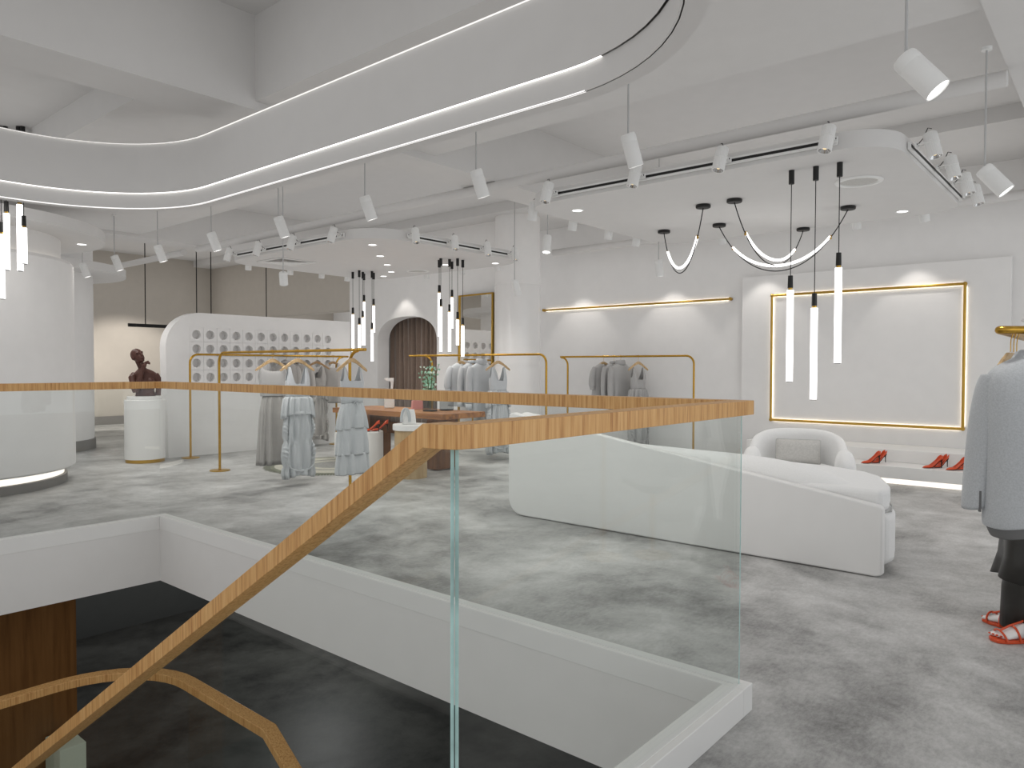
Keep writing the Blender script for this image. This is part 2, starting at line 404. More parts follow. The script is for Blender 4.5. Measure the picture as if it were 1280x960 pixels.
# half round glossy pilaster between the mirror and the far wall
mb = MB()
for z0, z1 in ((0, 1.418), (1.426, 2.80)):
    mb.lathe([(0.0, z0), (0.40, z0), (0.40, z1), (0.0, z1)], 40, (9.70, 8.10))
mb.lathe([(0.392, 1.41), (0.392, 1.43)], 40, (9.70, 8.10))
struct('wall_pilaster', mb, 'gloss')
struct('trim_20', MB().lathe([(0.30, 2.80), (0.385, 2.80), (0.385, 4.1)], 40, (9.70, 8.10)), 'wallw')
# raised wall panel behind the light frame
struct('trim_21', MB().box(10.78, 1.12, 0.0, WX, 4.53, 2.77), 'wallw', smooth=0, bevel=0.006)

# big round column with lit base, neck and disc
def round_column(c, rb, rn, rd, z1, zn, zd, n1):
    struct('wall_column_%d' % n1, MB().lathe([(rb - 0.17, 0.20), (rb - 0.02, 0.19), (rb, 0.21), (rb, z1 - 0.04), (rb - 0.03, z1), (rn, z1), (rn, zn)], 96, c), 'wallw')
    struct('baseboard_%d' % n1, MB().lathe([(rb - 0.09, 0), (rb - 0.09, 0.10), (rb - 0.2, 0.10)], 96, c), 'skirt')
    struct('ceiling_disc_%d' % n1, MB().lathe([(rn - 0.02, zn), (rd, zn), (rd, zd), (0.02, zd)], 96, c), 'ceil')
round_column((2.1, 10.4), 1.36, 1.225, 1.70, 2.65, 2.92, 3.04, 1)
struct('trim_30', MB().lathe([(1.235, 0.105), (1.235, 0.205)], 96, (2.1, 10.4)), 'toe')
struct('trim_31', MB().lathe([(1.232, 2.651), (1.262, 2.656)], 96, (2.1, 10.4)), 'toe')
mb = MB().lathe([(1.08, 0.0), (1.08, 3.9)], 72, (3.9, 13.95)); struct('wall_column_2', mb, 'wallw')
struct('baseboard_2', MB().lathe([(1.10, 0), (1.10, 0.17), (1.07, 0.18)], 72, (3.9, 13.95)), 'skirt')
struct('ceiling_disc_2', MB().lathe([(1.0, 2.92), (1.58, 2.92), (1.58, 3.05), (0.02, 3.05)], 72, (3.9, 13.95)), 'ceil')

# oval ceiling ring over the void
def ring_path(off, n=14):
    x1, y0, y1 = 2.88 + off, 1.10 - off, 6.68 + off; p = []
    for cx, cy, r, a in ((1.82, 5.62, 1.06 + off, 0), ):
        pass
    pts = [(-4.0, y1)]
    for i in range(n + 1):
        t = R(90 - 90 * i / n); pts.append((1.82 + (1.06 + off) * cos(t), 5.62 + (1.06 + off) * sin(t)))
    for i in range(n + 1):
        t = R(0 - 90 * i / n); pts.append((1.88 + (1.0 + off) * cos(t), 2.10 + (1.0 + off) * sin(t)))
    pts.append((-4.0, 2.10 - 1.0 - off)); return pts
def ring_strip(mb, a, za, b, zb_, cut=0):
    A, B = ring_path(a), ring_path(b)
    if cut: A, B = A[:cut], B[:cut]
    mb.loft([[(x, y, za) for x, y in A], [(x, y, zb_) for x, y in B]], closed=False)
zl, zd, zt2 = 2.705, 2.832, 3.237
mb = MB()
for a, za, b, zb_ in ((0.0, zl, 0.0, zd), (-0.012, zd, -0.012, zt2 - 0.004), (-0.012, zt2 - 0.004, -0.026, zt2 - 0.004), (-0.026, zt2 - 0.004, -0.026, zt2), (-0.026, zt2, 0.10, zt2), (0.10, zt2, 0.10, zl), (0.10, zl, 0.014, zl), (0.008, zl, 0.0, zl)):
    ring_strip(mb, a, za, b, zb_)
struct('ceiling_ring', mb, 'ceil', smooth=25)
mb = MB(); ring_strip(mb, 0.0, zd - 0.0005, -0.012, zd, 19); struct('trim_40', mb, 'cove')
mb = MB(); ring_strip(mb, 0.008, zl - 0.0005, 0.014, zl - 0.0005, 18); ring_strip(mb, -0.0005, zl - 0.001, -0.0005, zl + 0.005, 18); struct('trim_41', mb, 'coveb')
mb = MB(); ring_strip(mb, -0.013, zt2 - 0.0045, -0.025, zt2 - 0.0045, 18); struct('trim_42', mb, 'topglow')  # glow strip added to brighten the ring's upper face, not a known fixture

# floating ceiling rafts
struct('ceiling_raft_1', MB().prism(rrect(5.66, 1.30, 8.62, 4.70, 0.38), 3.0, 3.13), 'ceil', smooth=30, bevel=0.004)
struct('ceiling_raft_2', MB().prism(rrect(5.70, 7.05, 8.72, 10.72, 0.55), 3.0, 3.13), 'ceil', smooth=30, bevel=0.004)
mb = MB().tube([(5.93, 0.66, 3.35), (5.93, 11.9, 3.35)], 0.055, 16); mb.tube([(5.93, 12.4, 3.35), (5.93, 18.6, 3.35)], 0.055, 16)
tag(obj('ceiling_pipe', mb, 'ceil'), 'white round service pipe running under the slab past both floating ceiling rafts', 'pipe')
tag(obj('ceiling_pipe', MB().tube([(10.6, -5, 3.47), (10.6, 8.0, 3.47)], 0.06, 16), 'ceil'), 'white round service pipe along the top of the wall with the gold light bar', 'pipe')

# ------------------------------------------------------------------ stair balustrades
bal = thing('stair_balustrade', 'glass stair balustrade with a square oak handrail round the floor opening', 'balustrade', (2.835, 1.195, 0.113))
def rel(parent, o):     # keep world geometry, shift mesh into the parent's frame
    o.data.transform(Matrix.Translation(-Vector(parent.location))); return o
zr = 1.267
path = [(vx0, 6.385, zr), (2.835, 6.385, zr), (2.835, 1.195, zr), (1.24, 1.195, zr), (1.215, 1.203, zr), (1.205, 1.225, zr), (1.205, 1.26, zr), (1.205, 4.9, zr - 0.625 * 3.64)]
hr = rel(bal, obj('handrail', sweep_rect(path, 0.082, 0.057), 'oak', bal, smooth=30, bevel=0.003))
def panel(x0, y0, x1, y1, z0, z1, name='glass_panel', parent=bal, prism=None, ax='z', t0=0, t1=0, keep=None):
    mb = MB()
    if prism: mb.prism(prism, t0, t1, ax)
    else: mb.box(x0, y0, z0, x1, y1, z1)
    o = obj(name, mb, ['glass', 'edge'], None, smooth=0)
    big = 'x' if prism or abs(x1 - x0) < abs(y1 - y0) else 'y'
    for p in o.data.polygons:
        n = p.normal; p.material_index = 1 if keep and (n.x * keep[0] + n.y * keep[1]) > 0.9 else 0
    o.parent = parent; return rel(parent, o)
g = 0.012; ztop = 1.212
panel(2.830, 1.189, 2.840, 6.39, 0.113, ztop, keep=(0, -1)); panel(vx0, 6.380, 2.8295, 6.390, 0.113, ztop, keep=None); panel(1.2125, 1.189, 2.8295, 1.201, 0.113, ztop, keep=(-1, 0))
sl = lambda y: zr - 0.055 - 0.625 * max(0, y - 1.26)
poly = [(1.203, -0.30), (4.9, sl(4.9) - 1.35), (4.9, sl(4.9)), (1.26, sl(1.26)), (1.203, sl(1.2))]
panel(0, 0, 0, 0, 0, 0, prism=poly, ax='x', t0=1.199, t1=1.211, keep=(0, -1))
# shoes of the glass: slim groove line on the kerb
mb = MB(); mb.box(2.823, 1.183, zk, 2.847, 6.397, zk + 0.002); mb.box(vx0, 6.373, zk, 2.823, 6.397, zk + 0.002); mb.box(1.2, 1.183, zk, 2.823, 1.207, zk + 0.002)
rel(bal, obj('glazing_channel', mb, 'lampwhite', bal, smooth=0))

lb = thing('landing_balustrade', 'lower oak handrail with glass curving round the dark stair landing', 'balustrade', (2.62, 4.3, -2.08))
pts = [(-0.2, 6.17, -1.0), (1.92, 6.17, -1.0)]
for i in range(1, 11):
    t = R(90 - 90 * i / 10); pts.append((1.92 + 0.70 * cos(t), 5.47 + 0.70 * sin(t), -1.0))
pts += [(2.62, 4.33, -1.0), (2.62, 2.9, -1.0 - 1.43 * 0.625)]
rel(lb, obj('handrail', sweep_rect(pts, 0.10, 0.06), 'oak', lb, smooth=30, bevel=0.004))
panel(2.614, 5.12, 2.626, 5.47, -2.08, -1.05, parent=lb); panel(2.614, 4.33, 2.626, 5.115, -2.08, -1.05, parent=lb)
panel(-0.2, 6.164, 1.92, 6.176, -2.08, -1.05, parent=lb)
tag(obj('wood_screen', MB().prism([(-1.5, 7.37), (2.49, 7.37), (2.49, 7.5), (-1.5, 7.5)], -3.2, -0.47), 'brownpanel', smooth=0), 'tall brown wood panel in the dark lower storey below the floor opening', 'panel')
tag(obj('pier', MB().box(2.22, 6.98, -3.2, 2.43, 7.35, -1.92), 'sage', smooth=0, bevel=0.01), 'pale sage pier standing before the brown wood panel downstairs', 'pier')

# ------------------------------------------------------------------ perforated partition
pt = thing('perforated_partition', 'white freestanding partition wall with rounded corner and rows of round holes', 'partition', (5.03, 11.13, 0))
px0, px1, ph, pd = 0.0, 3.42, 2.235, 0.20
gx0, gz1, pit = 0.37, 2.005, 0.2225
nc, nr = 12, 4; gx1 = gx0 + nc * pit; gz0 = gz1 - nr * pit
mb = MB()
arcp = [(0.55 - 0.55 * cos(R(90 * i / 14)), ph - 0.55 + 0.55 * sin(R(90 * i / 14))) for i in range(15)]
outl = [(0.03, 0.0)] + arcp + [(px1, ph), (px1, 0)]
# back and rim
n = len(outl); v = [(a, 0, c) for a, c in outl] + [(a, pd, c) for a, c in outl]
mb.add(v, [[n + i for i in range(n)]] + [(i, (i + 1) % n, n + (i + 1) % n, n + i) for i in range(n)])
# front face round the hole field
fr = [(0.03, 0.0)] + [p for p in arcp if p[0] <= gx0] 
zc_ = ph - 0.55 + 0.55 * math.sqrt(1 - ((0.55 - gx0) / 0.55) ** 2)
mb.add([(a, 0, c) for a, c in fr + [(gx0, zc_), (gx0, 0)]], [list(range(len(fr) + 2))])
top = [(gx0, gz1), (gx0, zc_)] + [p for p in arcp if p[0] > gx0] + [(gx1, ph), (gx1, gz1)]
mb.add([(a, 0, c) for a, c in top], [list(range(len(top)))])
mb.add([(gx0, 0, 0), (gx1, 0, 0), (gx1, 0, gz0), (gx0, 0, gz0)], [(0, 1, 2, 3)])
mb.add([(gx1, 0, 0), (px1, 0, 0), (px1, 0, ph), (gx1, 0, ph)], [(0, 1, 2, 3)])
struct_wall = obj('panel', mb, 'wallw', pt, smooth=30)
mb = MB(); K = 32; hr_ = 0.070; gp = 0.0016
for i in range(nc):
    for j in range(nr):
        cx, cz = gx0 + (i + 0.5) * pit, gz1 - (j + 0.5) * pit; h = pit / 2 - gp
        sq, ci, cb = [], [], []
        for k in range(K):
            a = 2 * pi * k / K + pi / 4; c_, s_ = cos(a), sin(a); m_ = max(abs(c_), abs(s_))
            sq.append((cx + h * c_ / m_, 0, cz + h * s_ / m_)); ci.append((cx + hr_ * c_, 0, cz + hr_ * s_)); cb.append((cx + hr_ * c_, 0.105, cz + hr_ * s_))
        mb.loft([sq, ci, cb], True, False, True)
        sb = [(x, 0.006, z) for x, y, z in sq]; mb.loft([sb, sq], True)
obj('hole_tile', mb, 'wallw', pt, smooth=30)
mb = MB().add([(gx0, 0.012, gz0), (gx1, 0.012, gz0), (gx1, 0.012, gz1), (gx0, 0.012, gz1)], [(0, 1, 2, 3)])

# ------------------------------------------------------------------ curtain and mirror
mb = MB(); rows = []
yy0, yy1 = ax0 - 0.12, ax1 + 0.12; N = 220
for z in (0.02, 0.8, 1.6, 2.5):
    row = []
    for i in range(N + 1):
        u = i / N; ph_ = u * 2 * pi * 15 + 0.8 * sin(u * 17)
        am = 0.035 + 0.018 * sin(u * 31 + 1); row.append((10.12 + am * sin(ph_) + 0.012 * sin(z * 2 + u * 40), yy0 + (yy1 - yy0) * u + 0.008 * sin(z * 3 + u * 50), z))
    rows.append(row)
mb.loft(rows, closed=False)
cu = thing('curtain', 'brown pleated fitting-room curtain filling the arched niche', 'curtain', (10.12, ym, 0))
rel(cu, obj('drape', mb, 'curtain', cu, smooth=80, solid=0.006))
rel(cu, obj('curtain_rail', MB().tube([(10.12, yy0, 2.54), (10.12, yy1, 2.54)], 0.014, 12), 'golds', cu))

mr = thing('floor_mirror', 'tall gold framed mirror leaning on the wall between curtain and pilaster', 'mirror', (9.50, 8.92, 0), rot=(0, R(0.5), R(-4)))
mw, mh, fw = 0.45, 2.70, 0.028
mb = MB()
for b in ((-0.02, -mw, 0, 0.03, -mw + fw, mh), (-0.02, mw - fw, 0, 0.03, mw, mh), (-0.02, -mw + fw, 0, 0.03, mw - fw, fw), (-0.02, -mw + fw, mh - fw, 0.03, mw - fw, mh)): mb.box(*b)
obj('frame', mb, 'golds', mr, smooth=0, bevel=0.002)
obj('mirror_glass', MB().box(0.0, -mw + fw, fw, 0.012, mw - fw, mh - fw), 'mirror', mr, smooth=0)

# ------------------------------------------------------------------ wall lights
lb1 = thing('wall_light_bar', 'long horizontal gold light bar glowing on the far wall above the fourth rack', 'wall light', (WX, 6.59, 2.465))
obj('gold_tube', MB().tube([(-0.035, -1.835, 0), (-0.035, 1.835, 0)], 0.017, 14), 'golds', lb1)
for y in (-1.835, 1.835):
    obj('end_cap', MB().cyl((-0.055, y, 0), (0.0, y, 0), 0.026, n=16), 'golds', lb1)
obj('led_strip', MB().box(-0.018, -1.80, -0.010, -0.012, 1.80, 0.010), 'halo', lb1, smooth=0)
fx = 10.78
lf = thing('wall_light_frame', 'large rectangular gold light frame glowing on the raised wall panel', 'wall light', (fx, 2.83, 1.545))
hy, hz = 1.228, 0.92
for nm, a, b in (('gold_tube', (-hy, hz), (hy, hz)), ('gold_tube', (-hy, -hz), (hy, -hz)), ('gold_tube', (-hy, -hz), (-hy, hz)), ('gold_tube', (hy, -hz), (hy, hz))):
    t = obj(nm, MB().tube([(-0.035, a[0], a[1]), (-0.035, b[0], b[1])], 0.018, 14), 'golds', lf)
    d = (0.010, 0.03) if a[1] == b[1] else (0.03, 0.010)
    mb = MB()
    if a[1] == b[1]: mb.box(-0.018, -hy + 0.03, a[1] - 0.01, -0.012, hy - 0.03, a[1] + 0.01)
    else: mb.box(-0.018, a[0] - 0.01, -hz + 0.03, -0.012, a[0] + 0.01, hz - 0.03)
    obj('led_strip', mb, 'halo', t, smooth=0)
for y in (-hy, hy):
    for z in (-hz, hz): obj('corner_joint', MB().ell((-0.035, y, z), 0.026, 0.026, 0.026, 14, 8), 'golds', lf)

# ------------------------------------------------------------------ shoe bench
bn = thing('display_bench', 'low white wall bench with a glowing toe kick carrying pairs of red heels', 'bench', (9.6, 2.9, 0))
obj('bench_top', MB().box(0.0, -4.4, 0.07, 1.18, 0.95, 0.215), 'satin', bn, smooth=0, bevel=0.004)
obj('back_step', MB().box(0.48, -4.4, 0.215, 1.18, 1.25, 0.37), 'satin', bn, smooth=0, bevel=0.004)
obj('toe_kick_light', MB().box(0.08, -4.4, 0.0, 0.10, 0.90, 0.07), 'toe', bn, smooth=0)

# ------------------------------------------------------------------ sofa, armchair
so = thing('sofa', 'large white curved sofa with a slanted lacquered back panel behind the balustrade', 'sofa', (5.25, 1.23, 0))
L = 3.26
tp = lambda y: 0.478 + (0.975 - 0.478) * y / L
poly = []
for cx, cy, r, a in ((0.06, 0.06, 0.06, 180), ): pass
out = [(0.0, 0.02), (0.04, 0.005), (L - 0.16, 0.005)] + [(L - 0.16 + 0.16 * sin(R(t)), 0.165 - 0.16 * cos(R(t))) for t in (15, 30, 45, 60, 75, 90)]
out += [(L, tp(L) - 0.05), (L - 0.015, tp(L) - 0.015), (L - 0.05, tp(L) - 0.008), (0.03, tp(0.03)), (0.008, tp(0) - 0.008), (0.0, tp(0) - 0.03)]
mb = MB().prism(out, 0.0, 0.075, 'x')
obj('back_panel', mb, 'shellw', so, smooth=30, bevel=0.012, seg=3)
mb = MB()
pl = [(0.0, L)] ; ring = []
for i in range(13):
    t = R(90 * i / 12); ring.append((0.30 - 0.30 * cos(t), L - 0.30 + 0.30 * sin(t)))
plan = [(0.075, L - 0.34)] + ring + [(0.80, L), (0.80, L - 0.30), (0.3, L - 0.34)]
n = len(plan)
mb.add([(x, y, 0.01) for x, y in plan] + [(x, y, tp(L) - 0.012 - 0.10 * (x > 0.6) - (L - y) * 0.15) for x, y in plan],
       [list(range(n))[::-1], list(range(n, 2 * n))] + [(i, (i + 1) % n, n + (i + 1) % n, n + i) for i in range(n)])
obj('arm_shell', mb, 'shellw', so, smooth=40, bevel=0.012, seg=3)
# back cushion: arched bolster
def interp(x, tb):
    for (a, p), (c, q_) in zip(tb, tb[1:]):
        if x <= c: return p + (q_ - p) * max(0, (x - a)) / (c - a)
    return tb[-1][1]
HT = [(0.20, 0.50), (0.27, 0.565), (0.36, 0.605), (0.48, 0.645), (0.63, 0.68), (0.90, 0.708), (1.17, 0.72), (1.55, 0.725), (2.0, 0.735), (2.9, 0.76)]
mb = MB(); rings = []
for i in range(41):
    u = i / 40; y = 0.20 + 2.70 * u; h = interp(y, HT); th = 0.16 * min(1, math.sqrt(max(0.03, min(1, u * 7)))) * min(1, math.sqrt(max(0.05, min(1, (1 - u) * 8)))) + 0.02
    ring = []
    for k in range(20):
        a = 2 * pi * k / 20; e = 0.7
        ring.append((0.27 + th * math.copysign(abs(cos(a)) ** e, cos(a)), y, (h + 0.30) / 2 + (h - 0.30) / 2 * math.copysign(abs(sin(a)) ** e, sin(a))))
    rings.append(ring)
mb.loft(rings, True, True, True)
obj('back_cushion', mb, 'boucle', so, smooth=60)
def seat_plan(g):
    P_ = [(0.085, 0.03 - g), (0.22, 0.01 - g), (0.42, 0.05 - g), (0.62, 0.12 - g), (0.84, 0.21 - g * .8), (1.02, 0.36 - g * .5), (1.16, 0.62), (1.24 + g, 1.0), (1.26 + g, 1.7), (1.24 + g, 2.5), (1.1, 2.9), (0.085, 2.92)]
    return P_
obj('seat_cushion', MB().prism(seat_plan(0.0), 0.42, 0.572), 'boucle', so, smooth=50, bevel=0.035, seg=4)
obj('seat_base', MB().prism(seat_plan(0.035), 0.06, 0.415), 'boucle', so, smooth=50, bevel=0.05, seg=4)
obj('piping', MB().tube([(x, y, 0.419) for x, y in seat_plan(0.012)], 0.006, 8, loop=True), 'piping', so)

ac = thing('armchair', 'white rounded tub armchair with a grey pillow between sofa and shoe bench', 'armchair', (7.40, 2.52, 0), R(-71))
# shell: thick curved back
mb = MB(); rings = []; nA = 40
for i in range(nA + 1):
    t = -100 + 200 * i / nA; a = R(90 - t); u = abs(t) / 100
    h = 0.765 - 0.20 * u ** 3.2; ro, ri = 0.47, 0.36; d = 0.9
    cx, cy = cos(a), sin(a) * d
    sec = []
    for k in range(16):
        b = 2 * pi * k / 16; e = 0.6
        rr = (ro + ri) / 2 + (ro - ri) / 2 * math.copysign(abs(cos(b)) ** e, cos(b)); zz = (h + 0.10) / 2 + (h - 0.10) / 2 * math.copysign(abs(sin(b)) ** e, sin(b))
        sec.append((rr * cx, rr * cy, zz))
    rings.append(sec)
mb.loft(rings, True, True, True)
obj('backrest', mb, 'boucle', ac, smooth=60)
for s in (-1, 1):
    mb = MB(); rings = []
    for i in range(9):
        u = i / 8; y = 0.05 - 0.50 * u; r = 0.5 + 0.5 * math.sqrt(max(0, 1 - (2 * abs(u - 0.45)) ** 3)) if u < 1 else 0.55
        ring = []
        for k in range(18):
            b = 2 * pi * k / 18; e = 0.75
            ring.append((s * 0.425 + 0.095 * r * math.copysign(abs(cos(b)) ** e, cos(b)), y, 0.345 + 0.265 * r * math.copysign(abs(sin(b)) ** e, sin(b))))
        rings.append(ring)
    mb.loft(rings, True, True, True); obj('armrest', mb, 'boucle', ac, smooth=60)
obj('seat', MB().prism([(0.36 * cos(2 * pi * i / 32), -0.06 + 0.38 * sin(2 * pi * i / 32)) for i in range(32)], 0.12, 0.43), 'boucle', ac, smooth=50, bevel=0.05, seg=3)
for x, y in ((-0.28, -0.3), (0.28, -0.3), (-0.28, 0.28), (0.28, 0.28)):
    obj('leg', MB().cyl((x, y, 0), (x, y, 0.13), 0.02, 0.026), 'black', ac)
pw = thing('pillow', 'grey linen cushion propped on the white tub armchair', 'cushion', (7.40 + 0.10, 2.52 + 0.03, 0.55), rot=(R(-12), 0, R(-71)))
mb = MB(); rings = []
for j in range(13):
    v_ = -1 + 2 * j / 12; ring = []
    for i in range(25):
        u = -1 + 2 * i / 24; ring.append((0.21 * u, 0, 0.12 * v_))
    rings.append(ring)
fr, bk = [], []
f = lambda u, v_: 0.055 * ((1 - u ** 4) * (1 - v_ ** 4)) ** 0.5 + 0.002
mb.loft([[(p[0], -f(p[0] / .21, p[2] / .12), p[2]) for p in r] for r in rings], closed=False)
mb.loft([[(p[0], f(p[0] / .21, p[2] / .12), p[2]) for p in r] for r in rings], closed=False)
obj('cover', mb, 'pillow', pw, smooth=60)
obj('piping', MB().tube([(x, 0, z) for x, z in rrect(-0.211, -0.121, 0.211, 0.121, 0.012, 3)], 0.004, 6, loop=True), 'piping', pw)

# ------------------------------------------------------------------ heels
def stiletto(label, loc, rz, group):
    t = thing('stiletto_shoe', label, 'shoe', loc, rz, group)
    mb = MB(); rings = []; n = 12
    st = [(0.000, 0.004, 0.004, 0.004, 0.010), (0.018, 0.014, 0.003, 0.020, 0.010), (0.045, 0.027, 0.002, 0.030, 0.010), (0.075, 0.036, 0.002, 0.034, 0.010), (0.105, 0.036, 0.006, 0.036, 0.028),
          (0.140, 0.030, 0.030, 0.066, 0.028), (0.175, 0.026, 0.062, 0.100, 0.026), (0.205, 0.027, 0.086, 0.138, 0.025), (0.228, 0.024, 0.097, 0.152, 0.024), (0.238, 0.012, 0.100, 0.155, 0.02)]
    for i, (x, w, zb_, ztp, _) in enumerate(st):
        ring = []
        closed = x < 0.08
        for k in range(n + 1):
            a = (pi * 0.5 + 2 * pi * k / n) if closed else (pi * 0.90 + pi * 1.20 * k / n if False else pi + pi * k / n)
            if closed: ring.append((x, w * cos(a), (zb_ + ztp) / 2 + (ztp - zb_) / 2 * sin(a)))
            else:
                yv = w * cos(a); s_ = abs(sin(a)) ** 0.7; ring.append((x, yv, ztp - (ztp - zb_) * s_))
        rings.append(ring)
    mb.loft(rings, closed=False, cap0=True)
    obj('upper', mb, 'orange', t, smooth=60, solid=0.003)
    mb = MB(); sole = []
    for x, w, zb_, ztp, _ in st: sole.append([(x, -w * 0.9, zb_ - 0.0005), (x, w * 0.9, zb_ - 0.0005), (x, w * 0.9, zb_ + 0.004), (x, -w * 0.9, zb_ + 0.004)])
    mb.loft(sole, True, True, True); obj('insole', mb, 'heel', t, smooth=30)
    obj('heel', MB().tube([(0.222, 0, 0.098), (0.229, 0, 0.06), (0.231, 0, 0.0)], [0.014, 0.006, 0.0045], 10), 'heel', t)
    return t
sh = [('upright red stiletto', 0)]
first = None
for (y, x, nm) in ((2.415, 9.72, 'beside the white tub armchair'), (1.745, 9.74, 'midway along the bench'), (1.50, 9.72, 'beside the hanging grey jacket')):
    for k, (dx, dy, rz, w) in enumerate(((0.0, 0.0, 222, 'front'), (0.10, -0.085, 238, 'rear'))):
        lab = 'orange red stiletto on the bench %s, %s shoe of the pair' % (nm, w)
        l = (x + dx - 0.06, y + dy + 0.10, 0.217)
        if first is None: first = stiletto(lab, l, R(rz + 90), 'orange red stilettos')
        else: dup(first, l, R(rz + 90), lab)
for k, (dx, dy, w) in enumerate(((0, 0, 'front'), (0.13, -0.02, 'rear'))):
    dup(first, (6.16 + dx, 7.86 + dy, 0.526), R(-52), 'orange red stiletto on the round white plinth, %s shoe of the pair' % w)

# ------------------------------------------------------------------ table, plinths and what stands on them
tb = thing('display_table', 'long walnut display table with thick slab legs', 'table', (6.98, 7.85, 0.014))
mb = MB().box(-0.42, -1.12, 0.70, 0.40, 1.22, 0.772)
obj('table_top', mb, 'walnut', tb, smooth=0, bevel=0.004)
for y in (-0.70, 0.72):
    obj('leg', MB().box(-0.20, y - 0.10, 0.0, 0.20, y + 0.10, 0.70), 'walnutv', tb, smooth=0, bevel=0.004)
obj('stretcher', MB().box(-0.04, -0.60, 0.42, 0.04, 0.62, 0.58), 'walnutv', tb, smooth=0)
rg = thing('round_rug', 'round cream and olive patterned rug by the clothes racks', 'rug', (6.25, 8.55, 0.0))
rad = [0.98, 0.90, 0.84, 0.62, 0.56, 0.42, 0.36, 0.22]
mb = MB(); mb.lathe([(0.90, 0.0), (0.90, 0.012), (0.62, 0.012), (0.0, 0.012)], 64); obj('field', mb, 'rug', rg)
mb = MB()
for i in range(160):
    a = 2 * pi * i / 160; r0_ = 0.89; r1_ = 0.97 + 0.03 * random.random()
    mb.add([(r0_ * cos(a - .016), r0_ * sin(a - .016), 0.012), (r0_ * cos(a + .016), r0_ * sin(a + .016), 0.012), (r1_ * cos(a + .012), r1_ * sin(a + .012), 0.004), (r1_ * cos(a - .012), r1_ * sin(a - .012), 0.004)], [(0, 1, 2, 3)])
mb.lathe([(0.90, 0.0125), (0.84, 0.0135)], 64); obj('fringe', mb, 'rugd', rg)
mb = MB(); mb.lathe([(0.58, 0.0135), (0.50, 0.0135)], 64); mb.lathe([(0.36, 0.0135), (0.02, 0.0135)], 64); obj('medallion', mb, 'rugg', rg)

pw_ = thing('round_plinth', 'round white plinth carrying orange red heels before the walnut table', 'plinth', (6.28, 7.90, 0.014))
obj('drum', MB().lathe([(0.0, 0.0), (0.205, 0.0), (0.215, 0.008), (0.215, 0.502), (0.207, 0.51), (0.0, 0.51)], 48), 'satin', pw_)
pg_ = thing('round_plinth', 'round pale wood plinth with a white top carrying the white handbag', 'plinth', (6.20, 6.93, 0))
obj('drum', MB().lathe([(0.0, 0.0), (0.205, 0.0), (0.205, 0.60), (0.0, 0.60)], 48), 'ply', pg_)
obj('top_disc', MB().lathe([(0.0, 0.60), (0.222, 0.60), (0.228, 0.606), (0.228, 0.668), (0.222, 0.675), (0.0, 0.675)], 48), 'satin', pg_)
pz_ = thing('round_plinth', 'slim white plinth half hidden behind the tiered tank dress', 'plinth', (6.82, 9.12, 0.014))
obj('drum', MB().lathe([(0.0, 0.0), (0.15, 0.0), (0.155, 0.006), (0.155, 0.372), (0.15, 0.38), (0.0, 0.38)], 40), 'satin', pz_)

bagc = thing('handbag', 'white handbag with draped straps on the wood and white plinth', 'handbag', (6.17, 6.93, 0.676), R(-35))
mb = MB().loft([[(x, y, 0.0) for x, y in rrect(-0.088, -0.05, 0.088, 0.05, 0.02, 4)], [(x, y, 0.12) for x, y in rrect(-0.078, -0.042, 0.078, 0.042, 0.02, 4)], [(x, y, 0.185) for x, y in rrect(-0.066, -0.03, 0.066, 0.03, 0.018, 4)]], True, True, True)
obj('body', mb, 'satin', bagc, smooth=50, bevel=0.006)
for s, dy in ((0.004, -0.053), (0.012, -0.060)):
    obj('strap', MB().tube([(-0.035 + 0.05 * cos(t) - s * 2, dy - 0.012 * sin(t), 0.03 + 0.17 * abs(sin(t)) ** 0.8) for t in [pi * i / 16 for i in range(17)]], 0.011, 8), 'cloth', bagc)

stm = thing('garment_steamer', 'white garment steamer with curved head on the walnut table', 'steamer', (7.05, 8.35, 0.787), R(-40))
obj('tank', MB().prism(rrect(-0.075, -0.06, 0.075, 0.06, 0.02, 4), 0.0, 0.235), 'satin', stm, smooth=40, bevel=0.012)
obj('nozzle', MB().tube([(0.03, 0, 0.235), (0.035, 0, 0.30), (0.04, 0, 0.37), (0.035, 0, 0.405)], [0.026, 0.017, 0.022, 0.03], 14), 'satin', stm)
obj('head', MB().loft([[(x, y + 0.0, z) for x, y in rrect(-hw_, -0.03, 0.065, 0.03, 0.014, 4)] for z, hw_ in ((0.395, 0.03), (0.42, 0.07), (0.445, 0.072))], True, True, True), 'satin', stm, smooth=50)
pb = thing('handbag', 'small pink handbag on the walnut table beside smoked vases', 'handbag', (7.14, 7.84, 0.787), R(-25))
obj('body', MB().loft([[(x, y, z) for x, y in rrect(-w_, -0.04, w_, 0.04, 0.015, 4)] for z, w_ in ((0, 0.088), (0.10, 0.08), (0.125, 0.076))], True, True, True), 'pink', pb, smooth=50)
obj('handle', MB().tube([(-0.05 + 0.10 * i / 14, 0, 0.12 + 0.075 * sin(pi * i / 14)) for i in range(15)], 0.007, 8), 'pink', pb)
def vase(label, loc, w, h):
    t = thing('glass_vase', label, 'vase', loc, R(12))
    mb = MB(); o_ = rrect(-w, -w, w, w, 0.012, 4); i_ = rrect(-w + .006, -w + .006, w - .006, w - .006, 0.01, 4)
    ne = rrect(-w * .5, -w * .5, w * .5, w * .5, 0.01, 4)
    mb.loft([[(x, y, z) for x, y in p] for p, z in ((i_, 0.012), (o_, 0.0), (o_, h * 0.86), (ne, h * 0.93), (ne, h))], True, True)
    obj('body', mb, 'smoke', t, smooth=40)
    obj('base', MB().prism(i_, 0.002, 0.016), 'black', t, smooth=0); return t
vs1 = vase('smoked square glass vase holding eucalyptus sprigs on the walnut table', (6.92, 7.34, 0.787), 0.075, 0.17)
vase('taller empty smoked glass vase behind the eucalyptus vase', (7.20, 7.30, 0.787), 0.075, 0.21)
